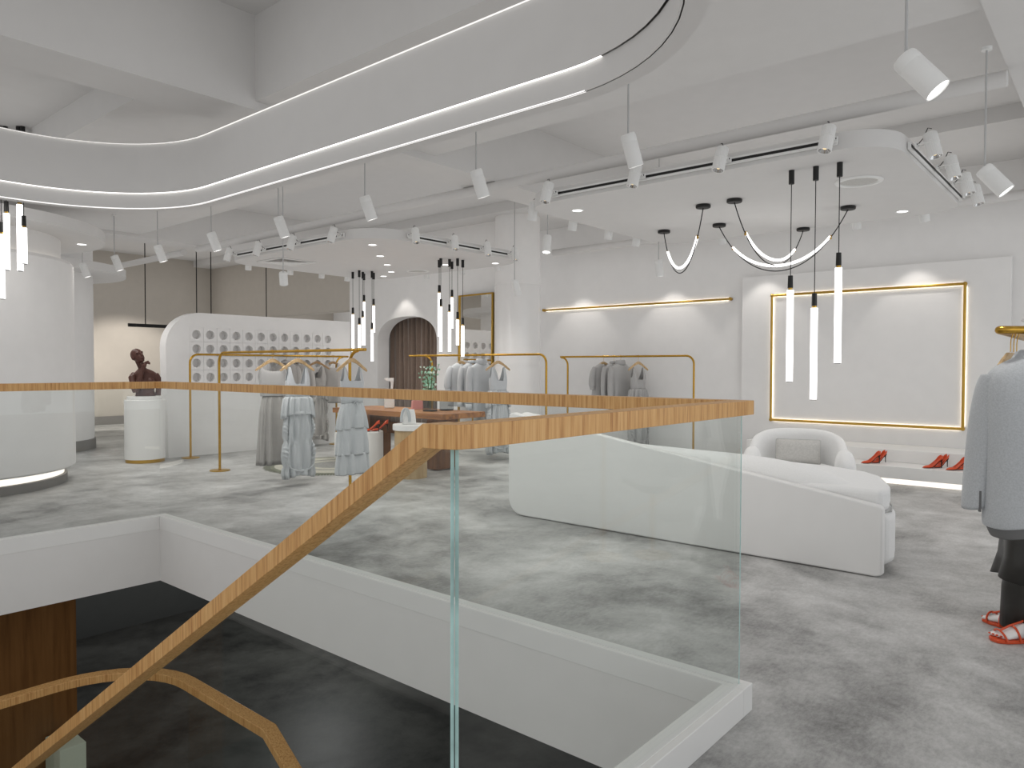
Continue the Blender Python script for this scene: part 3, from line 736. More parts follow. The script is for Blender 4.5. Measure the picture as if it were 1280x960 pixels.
eu = thing('eucalyptus_spray', 'spray of eucalyptus and small white blossoms in the smoked vase', 'plant', (6.92, 7.34, 0.803))
ms, ml, mw_ = MB(), MB(), MB()
for k in range(15):
    a = k * 2.4; lean = 0.03 + 0.11 * random.random(); H_ = 0.42 + 0.20 * random.random()
    if k == 0: H_, lean = 0.66, 0.02
    pts = [Vector((lean * (z / H_) ** 1.4 * cos(a), lean * (z / H_) ** 1.4 * sin(a), z)) for z in [H_ * i / 9 for i in range(10)]]
    ms.tube(pts, 0.0028, 6)
    for i in range(3, 10):
        for s in (-1, 1):
            p = pts[i]; d = Vector((cos(a + s * 1.6 + i), sin(a + s * 1.6 + i), 0.35)); d.normalize()
            c_ = p + d * 0.03; r_ = 0.026 - 0.0012 * i; nrm = d.cross(Vector((0.2, 0.4, 1))).normalized(); u_ = d; w2 = nrm.cross(u_)
            tgt = mw_ if (i + k) % 5 == 0 else ml
            tgt.add([c_ + (u_ * cos(q_) + w2 * sin(q_) * 0.85) * r_ + nrm * 0.004 * cos(2 * q_) for q_ in [2 * pi * j / 9 for j in range(9)]], [list(range(9))])
obj('stems', ms, 'stem', eu); o = obj('foliage', ml, 'leaf', eu, smooth=60); o['kind'] = 'stuff'
o = obj('blossoms', mw_, 'leafp', eu, smooth=60); o['kind'] = 'stuff'

# pedestal and bust
pe = thing('pedestal', 'round white pedestal with a gold base ring under the brown bust', 'pedestal', (4.66, 11.0, 0))
obj('drum', MB().lathe([(0.0, 0.05), (0.27, 0.05), (0.27, 0.905), (0.263, 0.91), (0.0, 0.91)], 56), 'satin', pe)
obj('cap', MB().lathe([(0.0, 0.91), (0.232, 0.91), (0.232, 0.955), (0.227, 0.96), (0.0, 0.96)], 56), 'satin', pe)
obj('base_ring', MB().lathe([(0.0, 0.0), (0.26, 0.0), (0.26, 0.05), (0.0, 0.05)], 56), 'golds', pe)
bu = thing('bust_sculpture', 'dark brown bust tilting its head with a hand under the chin on the pedestal', 'sculpture', (4.66, 11.0, 0.962), R(-23))
mb = MB()
def lof(secs, n=24):
    mb.loft([[(c[0] + rx * cos(2 * pi * k / n), c[1] + ry * sin(2 * pi * k / n), c[2]) for k in range(n)] for c, rx, ry in secs], True, True, True)
lof([((0.01, 0, 0.0), 0.135, 0.085), ((0.01, 0, 0.08), 0.118, 0.085), ((0.015, -0.01, 0.18), 0.128, 0.098), ((0.015, 0, 0.27), 0.148, 0.092), ((0.01, 0, 0.335), 0.150, 0.078), ((0.0, 0, 0.375), 0.10, 0.064), ((-0.02, 0, 0.40), 0.058, 0.055)])
mb.ell((-0.045, -0.075, 0.215), 0.058, 0.045, 0.055); mb.ell((0.075, -0.075, 0.215), 0.058, 0.045, 0.055)
mb.tube([(-0.01, 0.01, 0.36), (-0.045, 0.005, 0.44), (-0.075, 0.0, 0.52)], [0.058, 0.046, 0.05], 18)
hrot = Euler((R(-24), R(-14), R(34))).to_matrix()
hc = Vector((-0.085, -0.02, 0.585))
H = lambda x, y, z: hc + hrot @ Vector((x, y, z))
mb.ell(H(0, 0.012, 0.022), 0.078, 0.096, 0.092, 26, 16, hrot)                       # cranium
mb.ell(H(0, -0.022, -0.035), 0.060, 0.070, 0.082, 22, 14, hrot)                      # face and jaw
mb.ell(H(0, -0.058, -0.098), 0.026, 0.024, 0.020, 14, 8, hrot)                       # chin
mb.tube([H(0, -0.084, 0.020), H(0, -0.100, -0.014), H(0, -0.112, -0.034), H(0, -0.094, -0.042)], [0.009, 0.012, 0.016, 0.010], 12)
for z, r_ in ((-0.062, 0.0085), (-0.074, 0.0095)): mb.tube([H(-0.024, -0.080, z), H(0, -0.094, z + 0.002), H(0.024, -0.080, z)], [0.005, r_, 0.005], 8)
for s_ in (-1, 1):
    mb.ell(H(s_ * 0.079, 0.018, -0.008), 0.011, 0.024, 0.034, 12, 8, hrot)
    mb.tube([H(s_ * 0.012, -0.088, 0.018), H(s_ * 0.034, -0.086, 0.026), H(s_ * 0.056, -0.066, 0.018)], 0.009, 8)
    mb.ell(H(s_ * 0.031, -0.076, 0.002), 0.014, 0.010, 0.008, 10, 6, hrot)
mb.tube([(-0.125, 0, 0.315), (-0.160, -0.03, 0.27), (-0.140, -0.10, 0.14), (-0.115, -0.125, 0.065)], [0.050, 0.050, 0.043, 0.038], 18)
mb.tube([(-0.115, -0.125, 0.06), (-0.075, -0.135, 0.18), (-0.040, -0.130, 0.33), (-0.020, -0.125, 0.405)], [0.038, 0.042, 0.030, 0.024], 18)
mb.tube([(-0.020, -0.125, 0.40), (0.0, -0.128, 0.445), (0.010, -0.126, 0.475)], [0.025, 0.031, 0.024], 14)
for k, dx in enumerate((-0.020, -0.006, 0.008, 0.021)):
    ln = (0.92, 1.0, 0.96, 0.8)[k]
    mb.tube([(dx * .9 + 0.005, -0.128, 0.462), (0.016 + dx, -0.134, 0.488), (0.045 * ln + dx * .9, -0.136, 0.500 - 0.010 * k), (0.078 * ln + dx * .7, -0.130, 0.514 - 0.016 * k)], [0.0095, 0.009, 0.0085, 0.0065], 8)
mb.tube([(-0.025, -0.122, 0.425), (-0.042, -0.118, 0.462), (-0.046, -0.108, 0.488)], [0.012, 0.010, 0.008], 8)
mb.tube([(0.140, 0, 0.315), (0.176, 0.0, 0.26), (0.186, 0.01, 0.12), (0.178, -0.01, 0.01)], [0.050, 0.046, 0.038, 0.034], 18)
obj('figure', mb, 'bronze', bu, smooth=60, voxel=0.0055, smoothit=1)

# ------------------------------------------------------------------ clothes racks
BARZ = 1.58
def rack(label, loc, rz, L, over):
    t = thing('clothes_rack', label, 'clothes rack', loc, rz); r = 0.0165; q_ = 0.13
    pts = [(0, 0, 0.01), (0, 0, BARZ - q_)] + [(q_ - q_ * cos(R(a)), 0, BARZ - q_ + q_ * sin(R(a))) for a in range(10, 91, 10)] + [(L + over, 0, BARZ)]
    obj('rail', MB().tube(pts, r, 14), 'gold', t, smooth=60)
    q2 = min(0.14, over)
    obj('leg', MB().tube([(L, 0, 0.01), (L, 0, BARZ - q2 - 0.02)] + [(L + q2 - q2 * cos(R(a)), 0, BARZ - q2 - 0.012 + q2 * sin(R(a))) for a in range(10, 91, 10)], r, 14), 'gold', t, smooth=60)
    for x in (0, L):
        obj('foot_disc', MB().lathe([(0.0, 0.0), (0.13, 0.0), (0.13, 0.010), (0.125, 0.013), (0.0, 0.013)], 32, (x, 0)), 'golds', t)
    return t
rack('gold clothes rack standing against the perforated partition', (5.29, 10.90, 0), 0, 2.68, 0.26)
rack('gold clothes rack carrying the pale ruched dress, beside the round rug', (4.9, 9.28, 0), R(-90), 2.82, 0.27)
rack('gold clothes rack standing before the gold framed mirror', (8.2, 6.31, 0), R(90), 2.34, 0.54)
rack('gold clothes rack against the far wall under the gold light bar', (10.5, 5.18, 0), R(90), 2.42, 0.16)

def hanger(col='hanger'):
    t = thing('clothes_hanger', 'x', 'clothes hanger')
    pts = [(0, 0, -0.085), (0, 0, -0.045), (0.004, 0, -0.03)] + [(-0.0 + 0.021 * sin(R(a)), 0, -0.002 - 0.022 * cos(R(a)) * -1) for a in range(100, -120, -20)]
    obj('hook', MB().tube(pts, 0.0022, 6), 'golds', t)
    mb = MB()
    up = [(-0.225, -0.225), (-0.20, -0.198), (-0.08, -0.118), (-0.025, -0.088), (0.025, -0.088), (0.08, -0.118), (0.20, -0.198), (0.225, -0.225)]
    lo = [(0.215, -0.238), (0.185, -0.222), (0.07, -0.152), (0.0, -0.128), (-0.07, -0.152), (-0.185, -0.222), (-0.215, -0.238)]
    mb.prism(up + lo, -0.008, 0.008, 'y')
    obj('shoulder_bar', mb, col, t, smooth=30, bevel=0.003)
    return t
HP = hanger(); HPd = hanger('hangerd')
HUSED = {}
def hang(loc, rz, label, dark=False, group=None):
    p = HPd if dark else HP
    if p.name not in HUSED:
        HUSED[p.name] = 1; p.location = loc; p.rotation_euler = (0, 0, rz); p['label'] = label
        if group: p['group'] = group
        return p
    return dup(p, loc, rz, label, group=group)

def cloth(name, rows, mats, parent, n=64, sub=1, solid=0.004, seed=0, close_top=False, smooth=80):
    """rows: (z, half width, half depth, fold amplitude, fold count, x shift, z dip at centre front)"""
    rnd = random.Random(seed); ph = [rnd.random() * 6.28 for _ in range(6)]
    mb = MB(); rings = []
    for (z, w, d, am, fc, xs, dip) in rows:
        ring = []
        for k in range(n):
            a = 2 * pi * k / n; c_, s_ = cos(a), sin(a); e = 0.8
            f = 1 + am * (0.6 * sin(fc * a + ph[0] + z * 2.0) + 0.4 * sin((fc * 1.7 // 1) * a + ph[1] - z * 3))
            x = xs + w * math.copysign(abs(c_) ** e, c_) * (1 + (f - 1) * 0.4); y = d * math.copysign(abs(s_) ** e, s_) * (1 + (f - 1) * 2.2)
            ring.append((x, y, z - dip * abs(s_) ** 3))
        rings.append(ring)
    mb.loft(rings, True, close_top, False)
    return obj(name, mb, mats, parent, smooth=smooth, solid=solid, sub=sub)
def tank(parent, m, zb_, wb, db, strap_x=0.112, strap_w=0.034, scoop=-0.385, top=-0.185, low=-0.555, seed=1):
    """sleeveless bodice: one sheet whose top edge runs over two shoulder straps between neckline and armholes"""
    mb = MB(); n = 96; rings = []
    def g(x):
        d = abs(abs(x) - strap_x) / strap_w
        return 1.0 if d < 0.45 else max(0.0, 1 - ((d - 0.45) / 1.25) ** 0.9) ** 1.6
    for z, w, d in ((low, wb * 0.95, db), (low + 0.05, wb * 0.97, db), (low + 0.11, wb, db), (scoop - 0.015, wb * 1.03, db * 0.95)):
        rings.append([(w * math.copysign(abs(cos(a)) ** .8, cos(a)), d * math.copysign(abs(sin(a)) ** .8, sin(a)) * (1 + 0.05 * sin(9 * a + z * 20)), z) for a in [2 * pi * k / n for k in range(n)]])
    base = rings[-1]
    for t in (0.08, 0.25, 0.5, 0.75, 0.92, 1.0):
        ring = []
        for (x, y, z) in base:
            h = g(x); ring.append((x * (1 - 0.06 * t * h), y * (1 - 0.88 * (t ** 1.6) * h), z + 0.015 * t + (top - scoop) * t * h))
        rings.append(ring)
    mb.loft(rings); return obj('bodice', mb, m, parent, smooth=80, solid=0.004)

def ruched_dress(m):
    t = thing('dress', 'x', 'dress')
    tank(t, m, 0, 0.150, 0.062)
    cloth('peplum', [(-0.535, 0.146, 0.070, 0.05, 13, 0, 0), (-0.56, 0.172, 0.078, 0.12, 13, 0, 0), (-0.66, 0.190, 0.082, 0.17, 13, 0, 0), (-0.74, 0.198, 0.085, 0.20, 13, 0.0, 0.0), (-0.79, 0.200, 0.088, 0.22, 13, 0.0, -0.09)], m, t, n=130, seed=2, sub=0)
    lo = [(-0.62, 0.150, 0.066, 0.10, 10, 0, 0), (-0.80, 0.152, 0.070, 0.16, 10, 0, 0), (-0.90, 0.168, 0.075, 0.20, 10, 0, 0), (-1.00, 0.172, 0.078, 0.18, 10, 0, 0.01), (-1.04, 0.160, 0.076, 0.14, 10, 0, 0.02),
          (-1.10, 0.176, 0.080, 0.20, 9, 0, 0.03), (-1.22, 0.190, 0.086, 0.22, 9, 0, 0.04), (-1.31, 0.186, 0.085, 0.18, 9, 0, 0.06), (-1.345, 0.176, 0.082, 0.12, 9, 0, 0.06),
          (-1.38, 0.188, 0.088, 0.20, 11, 0, 0.0), (-1.44, 0.192, 0.09, 0.24, 11, 0, 0.0), (-1.495, 0.180, 0.09, 0.24, 11, 0, -0.04)]
    cloth('skirt', lo, m, t, n=130, seed=3, sub=0)
    for s in (-1, 1):       # gathered ruffles down both sides
        for (z0, z1, w) in ((-0.79, -1.03, 0.020), (-1.06, -1.33, 0.026)):
            mb = MB(); N_ = 22; rr = []
            for i in range(N_ + 1):
                u = i / N_; e_ = sin(pi * min(0.98, max(0.02, u))); rad = 0.006 + w * e_ ** 0.7 * (1 + 0.28 * sin(u * 34 + s)); cx_ = s * (0.158 + 0.018 * e_); zz = z0 + (z1 - z0) * u
                rr.append([(cx_ + rad * 0.8 * cos(2 * pi * k / 14), -0.035 + rad * 1.5 * sin(2 * pi * k / 14), zz + 0.012 * cos(2 * pi * k / 14) * s) for k in range(14)])
            mb.loft(rr, True, True, True); obj('side_gather', mb, m, t, smooth=80)
    mb = MB(); mb.tube([(0.165 * cos(R(a)), -0.090, -1.305 - 0.095 * sin(R(a))) for a in range(8, 173, 8)], [0.005 + 0.009 * sin(R(a)) for a in range(8, 173, 8)], 10)
    obj('drape_fold', mb, m, t, smooth=80)
    return t
def tiered_dress(m):
    t = thing('dress', 'x', 'dress')
    tank(t, m, 0, 0.150, 0.058, 0.118, 0.020, -0.335, -0.185, -0.575)
    cloth('skirt', [(-0.57, 0.130, 0.066, 0.05, 14, 0, 0), (-0.62, 0.155, 0.075, 0.05, 10, 0, 0), (-0.74, 0.188, 0.085, 0.12, 9, 0, 0), (-0.87, 0.202, 0.09, 0.14, 9, 0, -0.02)], m, t, n=110, seed=5)
    cloth('tier', [(-0.83, 0.190, 0.08, 0.04, 8, 0, 0), (-0.98, 0.205, 0.088, 0.12, 9, 0, 0), (-1.14, 0.214, 0.093, 0.14, 9, 0, 0)], m, t, n=110, seed=6)
    cloth('tier', [(-1.10, 0.203, 0.085, 0.04, 9, 0, 0), (-1.22, 0.212, 0.09, 0.12, 9, 0, 0), (-1.345, 0.220, 0.095, 0.15, 9, 0, 0)], m, t, n=110, seed=7)
    mb = MB(); y = -0.072
    for s in (-1, 1):
        mb.tube([(0.0, y, -0.57), (s * 0.03, y - 0.01, -0.555), (s * 0.055, y - 0.006, -0.575), (s * 0.03, y - 0.005, -0.588), (0.0, y, -0.575)], 0.005, 6)
        mb.tube([(0.0, y, -0.575), (s * 0.015, y - 0.008, -0.64), (s * 0.022, y - 0.018, -0.72 - 0.03 * s)], 0.005, 6)
    obj('waist_bow', mb, m, t); return t
def gathered_dress(m, m2):
    t = thing('dress', 'x', 'dress')
    cloth('bodice', [(-0.20, 0.16, 0.03, 0, 5, 0, 0.04), (-0.24, 0.175, 0.05, 0, 5, 0, 0.02), (-0.36, 0.165, 0.065, 0.02, 5, 0, 0), (-0.48, 0.16, 0.075, 0.03, 8, 0, 0), (-0.545, 0.15, 0.075, 0.05, 12, 0, 0)], m, t, seed=8)
    cloth('skirt', [(-0.54, 0.12, 0.062, 0.05, 13, 0, 0), (-0.60, 0.150, 0.078, 0.14, 10, 0, 0), (-0.90, 0.175, 0.09, 0.22, 9, 0, 0), (-1.40, 0.195, 0.105, 0.26, 9, 0, 0)], m2, t, n=88, seed=9); return t
def top_body(t, m, hem, wid, collar=None, n=5, neck=0.075, vneck=0.0):
    cloth('body', [(-0.118, neck, 0.045, 0, 4, 0, 0.03 + vneck), (-0.135, neck + 0.03, 0.052, 0, 4, 0, 0.02 + vneck * 0.8), (-0.165, 0.15, 0.06, 0, 4, 0, vneck * 0.35), (-0.20, 0.205, 0.068, 0, 4, 0, 0), (-0.27, wid, 0.085, 0.01, n, 0, 0), (-0.45, wid - 0.008, 0.09, 0.08, n, 0, 0),
                   (hem * 0.75, wid - 0.006, 0.092, 0.13, n, 0, 0), (hem, wid + 0.004, 0.095, 0.16, n, 0, 0)], m, t, seed=11 + n)
def sleeve(t, m, s, pts, rad, cuff=None):
    mb = MB(); mb.tube([(s * x, y, z) for x, y, z in pts], rad, 16, cap=False); o = obj('sleeve', mb, m, t, smooth=80, solid=0.004, sub=1)
    if cuff: obj('cuff', MB().tube([(s * cuff[0][0], cuff[0][1], cuff[0][2]), (s * cuff[1][0], cuff[1][1], cuff[1][2])], cuff[2], 16, cap=False), m, o, smooth=80, solid=0.005)
def puff_blouse(m):
    t = thing('blouse', 'x', 'blouse'); top_body(t, m, -0.80, 0.205, n=5)
    for s in (-1, 1): sleeve(t, m, s, [(0.165, 0, -0.19), (0.212, -0.01, -0.26), (0.236, -0.02, -0.36), (0.250, -0.03, -0.47), (0.240, -0.035, -0.53)], [0.045, 0.050, 0.054, 0.060, 0.042], ((0.240, -0.035, -0.525), (0.238, -0.036, -0.56), 0.042))
    return t
def shirt(m, hem=-0.80):
    t = thing('shirt', 'x', 'shirt'); top_body(t, m, hem, 0.21, n=6)
    for s in (-1, 1): sleeve(t, m, s, [(0.170, 0, -0.19), (0.215, -0.01, -0.28), (0.236, -0.03, -0.50), (0.244, -0.05, -0.72)], [0.044, 0.048, 0.044, 0.038], ((0.244, -0.05, -0.71), (0.246, -0.053, -0.79), 0.040))
    mb = MB(); mb.lathe([(0.08, -0.13), (0.085, -0.10), (0.075, -0.082)], 28); o = obj('collar', mb, m, t, solid=0.006, smooth=80); o.scale = (1, 0.62, 1)
    return t
def coat(m):
    t = thing('coat', 'x', 'coat'); top_body(t, m, -0.90, 0.215, n=4)
    for s in (-1, 1): sleeve(t, m, s, [(0.172, 0, -0.19), (0.220, -0.02, -0.28), (0.242, -0.045, -0.50), (0.250, -0.06, -0.76)], [0.047, 0.052, 0.050, 0.044], ((0.250, -0.06, -0.74), (0.252, -0.062, -0.82), 0.048))
    mb = MB(); mb.lathe([(0.085, -0.15), (0.095, -0.115), (0.088, -0.075), (0.08, -0.06)], 28); o = obj('collar', mb, m, t, solid=0.008, smooth=80); o.scale = (1, 0.62, 1)
    return t
def v_blouse(m):
    t = thing('blouse', 'x', 'blouse'); top_body(t, m, -0.84, 0.205, n=5, neck=0.085, vneck=0.13)
    for s in (-1, 1): sleeve(t, m, s, [(0.165, 0, -0.19), (0.212, -0.01, -0.27), (0.236, -0.02, -0.40), (0.244, -0.03, -0.52)], [0.044, 0.050, 0.052, 0.048])
    return t
def put(proto, used, loc, rz, label, hl, dark=False, group=None):
    if proto.name in used: g_ = dup(proto, loc, rz, label)
    else:
        used.add(proto.name); g_ = proto; g_.location = loc; g_.rotation_euler = (0, 0, rz); g_['label'] = label
    hang(loc, rz, hl, dark); return g_
U = set()
P1 = ruched_dress('cloth'); P2 = tiered_dress('cloth'); P3 = gathered_dress('clothm', 'clothd'); P4 = puff_blouse('cloth'); P5 = shirt('cloth'); P6 = coat('cloth'); P7 = v_blouse('clothd'); P8 = ruched_dress('clothd')
P9 = puff_blouse('clothm'); P10 = shirt('clothm'); P11 = coat('clothm'); P12 = ruched_dress('clothm'); P13 = shirt('clothd', -0.86)
hb = 0.0
# front rack beside the rug
put(P3, U, (4.9, 7.98, BARZ), R(-6), 'grey dress with gathered skirt hanging behind the pale ruched dress', 'wooden hanger carrying the grey dress with the gathered skirt')
put(P1, U, (4.9, 7.45, BARZ), R(-4), 'long pale ruched tank dress in the middle of the rack by the rug', 'wooden hanger carrying the long pale ruched dress by the rug')
put(P2, U, (4.9, 6.42, BARZ), R(6), 'pale tiered tank dress with waist bow at the rack end by the rug', 'wooden hanger carrying the tiered tank dress with waist bow')
# rack at the partition
put(P13, U, (6.95, 10.90, BARZ), R(-45), 'grey shirt hanging first on the rack at the perforated partition', 'wooden hanger carrying the first grey shirt at the partition', True)
put(P13, U, (7.20, 10.90, BARZ), R(-42), 'grey shirt hanging beside the grey ruched dress at the partition', 'wooden hanger carrying the grey shirt next to the grey dress at the partition', True)
put(P8, U, (7.56, 10.90, BARZ), R(-32), 'grey ruched dress on the rack at the perforated partition', 'brown hanger carrying the grey ruched dress at the partition', True)
put(P7, U, (7.90, 10.90, BARZ), R(-34), 'grey v neck blouse at the rack end against the perforated partition', 'brown hanger carrying the grey v neck blouse', True)
# rack before the mirror
put(P4, U, (8.2, 7.99, BARZ), R(-22), 'pale grey puff sleeve blouse hanging before the gold framed mirror', 'wooden hanger carrying the pale puff sleeve blouse')
put(P5, U, (8.2, 7.74, BARZ), R(-20), 'pale grey shirt between blouse and coat before the gold framed mirror', 'wooden hanger carrying the pale shirt before the mirror')
put(P6, U, (8.2, 7.56, BARZ), R(-18), 'pale grey coat with upright collar hanging before the gold framed mirror', 'wooden hanger carrying the pale coat before the mirror')
put(P1, U, (8.2, 7.22, BARZ), R(-14), 'pale ruched tank dress on the rack before the gold framed mirror', 'wooden hanger carrying the pale ruched dress before the mirror')
# rack at the far wall
put(P9, U, (10.5, 6.85, BARZ), R(-24), 'grey puff sleeve blouse on the rack under the gold light bar', 'wooden hanger carrying the grey puff sleeve blouse under the light bar')
put(P10, U, (10.5, 6.64, BARZ), R(-22), 'grey shirt on the rack under the gold light bar', 'wooden hanger carrying the grey shirt under the light bar')
put(P11, U, (10.5, 6.51, BARZ), R(-20), 'grey coat with upright collar under the gold light bar', 'wooden hanger carrying the grey coat under the light bar')
put(P12, U, (10.5, 6.17, BARZ), R(-16), 'grey ruched tank dress on the rack under the gold light bar', 'wooden hanger carrying the grey ruched dress under the light bar')

# ------------------------------------------------------------------ carousel rack with the grey jacket
FW = Vector((0.763, 0.6463, 0)); RT = Vector((0.6463, -0.763, 0))
def rd(r_, d_, z): p = RT * r_ + FW * d_; return (p.x, p.y, z)
cr = thing('carousel_rack', 'gold looped clothes rail holding the grey jacket at the picture edge', 'clothes rack', rd(2.75, 3.45, 0))
tri = [(1.97, 2.96), (3.35, 3.06), (3.20, 4.42)]
loop = []
for i in range(3):
    a_, b_, c_ = Vector(tri[i - 1]), Vector(tri[i]), Vector(tri[(i + 1) % 3]); k_ = 0.05
    p0 = b_ + (a_ - b_).normalized() * k_; p1 = b_ + (c_ - b_).normalized() * k_
    for u in (0, .25, .5, .75, 1): loop.append(p0 * (1 - u) ** 2 + b_ * 2 * u * (1 - u) + p1 * u * u)
o = obj('rail', MB().tube([rd(p.x, p.y, 1.555) for p in loop], 0.0165, 14, loop=True), 'gold', cr, smooth=60); rel(cr, o)
for (r_, d_) in ((3.325, 3.085), (3.315, 3.46)):
    rel(cr, obj('leg', MB().tube([rd(r_, d_, 0.01), rd(r_, d_, 1.555)], 0.0165, 14), 'gold', cr))
    rel(cr, obj('foot_disc', MB().lathe([(0, 0), (0.14, 0), (0.14, 0.012), (0, 0.012)], 32, rd(r_, d_, 0)[:2]), 'golds', cr))
jr = -YAW * 0 + math.atan2(RT.y, RT.x)
JL = Vector(rd(2.178, 2.985, 1.555))
jk = thing('jacket', 'large grey wool jacket seen from behind on the gold looped rail', 'jacket', JL, jr)
b = [(-0.098, 0.085, 0.05, 0, 4, 0, -0.005), (-0.115, 0.11, 0.058, 0, 4, 0, 0.0), (-0.15, 0.19, 0.07, 0, 4, 0, 0), (-0.175, 0.213, 0.082, 0, 4, 0, 0), (-0.205, 0.226, 0.09, 0.0, 4, 0, 0), (-0.30, 0.222, 0.105, 0.01, 3, 0, 0), (-0.50, 0.212, 0.115, 0.02, 3, 0, 0), (-0.66, 0.210, 0.12, 0.02, 3, 0, 0), (-0.78, 0.214, 0.125, 0.02, 3, 0, -0.02), (-0.812, 0.210, 0.125, 0.02, 3, 0, -0.03)]
cloth('body', b, 'wool', jk, n=72, seed=21, solid=0.008)
cloth('lining', [(z, w * 0.965, d * 0.93, am, fc, xs, dp) for z, w, d, am, fc, xs, dp in b[4:]] + [(-0.855, 0.192, 0.11, 0.02, 3, 0.01, -0.03)], 'lining', jk, n=72, seed=21, solid=0.003)
mb = MB(); mb.lathe([(0.125, -0.135), (0.122, -0.112), (0.10, -0.085), (0.088, -0.082)], 40, a0=R(-20), a1=R(200)); o = obj('collar', mb, 'wool', jk, solid=0.008, smooth=60, sub=1); o.scale = (1.0, 0.62, 1); o.rotation_euler = (0, 0, pi)
for s in (-1, 1):
    mb = MB(); rings = []
    for (x, y, z, w, d_) in ((0.190, 0.02, -0.180, 0.040, 0.05), (0.200, 0.04, -0.22, 0.034, 0.062), (0.205, 0.065, -0.34, 0.034, 0.068), (0.211, 0.080, -0.50, 0.034, 0.066), (0.219, 0.085, -0.64, 0.035, 0.062), (0.226, 0.085, -0.745, 0.036, 0.058)):
        rings.append([(s * x + w * cos(2 * pi * k / 20), y + d_ * sin(2 * pi * k / 20), z - 0.012 * cos(2 * pi * k / 20) * s * (z < -0.7)) for k in range(20)])
    mb.loft(rings); sl_ = obj('sleeve', mb, 'wool', jk, smooth=80, solid=0.006, sub=1)
    mb = MB().box(s * 0.234 - 0.0035, 0.024, -0.752, s * 0.234 + 0.0035, 0.034, -0.665); obj('sleeve_vent', mb, 'lining', sl_, smooth=0)
jh = hang(JL, jr, 'wooden hanger inside the large grey wool jacket')
for k in range(3):
    p = rd(2.17 + 0.055 * k, 3.175 + 0.060 * k, 1.555); hang(p, jr + R(35), 'wooden hanger on the looped gold rail hidden behind the grey jacket', group='bare hooks on the looped rail')

# ------------------------------------------------------------------ mannequin in dark clothes with red sandals
mn = thing('mannequin', 'white mannequin in a long black leather coat and orange red sandals', 'mannequin', (4.735, 0.30, 0), 0)
mb = MB()
def foot_pts(ox, oy, ang, s):
    """foot of length .235 from heel (0) towards +y local, rotated by ang"""
    return lambda x, y, z: (ox + x * cos(ang) - y * sin(ang), oy + x * sin(ang) + y * cos(ang), z)
feet = (foot_pts(-0.085, 0.075, R(-28), -1), foot_pts(-0.16, 0.03, R(40), 1))
for fi, F_ in enumerate(feet):
    secs = [(-0.02, 0.050, 0.022, 0.028), (0.0, 0.056, 0.030, 0.040), (0.04, 0.062, 0.033, 0.050), (0.09, 0.052, 0.036, 0.040), (0.14, 0.040, 0.043, 0.028), (0.18, 0.030, 0.046, 0.020), (0.195, 0.028, 0.044, 0.017)]
    rings = []
    for y, zc_, w, h in secs:
        rings.append([F_(w * cos(2 * pi * k / 18), y, max(0.016, zc_ + h * sin(2 * pi * k / 18))) for k in range(18)])
    mb.loft(rings, True, True, True)
    mb.tube([F_(0, 0.02, 0.06), F_(0, 0.01, 0.13), F_(0.0, 0.0, 0.30), F_(0, 0, 0.50), F_(0.01, -0.01, 0.82)], [0.036, 0.034, 0.050, 0.055, 0.08], 16)
    sg = 1 if fi == 0 else -1
    for k in range(5):
        x = sg * (-0.034 + 0.017 * k); ln = (0.052, 0.050, 0.046, 0.040, 0.032)[k]; r_ = (0.0125, 0.0095, 0.009, 0.0088, 0.008)[k]
        mb.tube([F_(x, 0.180 - 0.004 * k, 0.028), F_(x * 1.03, 0.180 - 0.004 * k + ln * 0.6, 0.030), F_(x * 1.03, 0.180 - 0.004 * k + ln, 0.024)], [r_, r_, r_ * 0.7], 10)
lof([((-0.04, 0, 0.80), 0.17, 0.12), ((-0.04, 0, 0.92), 0.175, 0.125), ((-0.04, 0, 1.08), 0.125, 0.095), ((-0.04, 0, 1.30), 0.165, 0.115), ((-0.04, 0, 1.42), 0.18, 0.09), ((-0.04, 0, 1.48), 0.06, 0.055), ((-0.04, 0.01, 1.56), 0.05, 0.05)], 22)
mb.ell((-0.04, 0.03, 1.66), 0.075, 0.095, 0.115, 20, 14); mb.tube([(-0.04, 0.118, 1.67), (-0.04, 0.136, 1.645)], [0.01, 0.014], 8)
for s in (-1, 1):
    mb.tube([(-0.04 + s * 0.17, 0, 1.41), (-0.04 + s * 0.20, -0.01, 1.15), (-0.04 + s * 0.21, 0.04, 0.92), (-0.04 + s * 0.20, 0.06, 0.84)], [0.052, 0.042, 0.034, 0.03], 14)
    for k in range(4): mb.tube([(-0.04 + s * 0.20, 0.04 + 0.015 * k, 0.84), (-0.04 + s * 0.203, 0.05 + 0.015 * k, 0.78), (-0.04 + s * 0.195, 0.055 + 0.014 * k, 0.745)], 0.0085, 8)
    mb.tube([(-0.04 + s * 0.195, 0.09, 0.85), (-0.04 + s * 0.185, 0.115, 0.80)], 0.009, 8)
obj('body', mb, 'mannequin', mn, smooth=60, voxel=0.0065, smoothit=2)
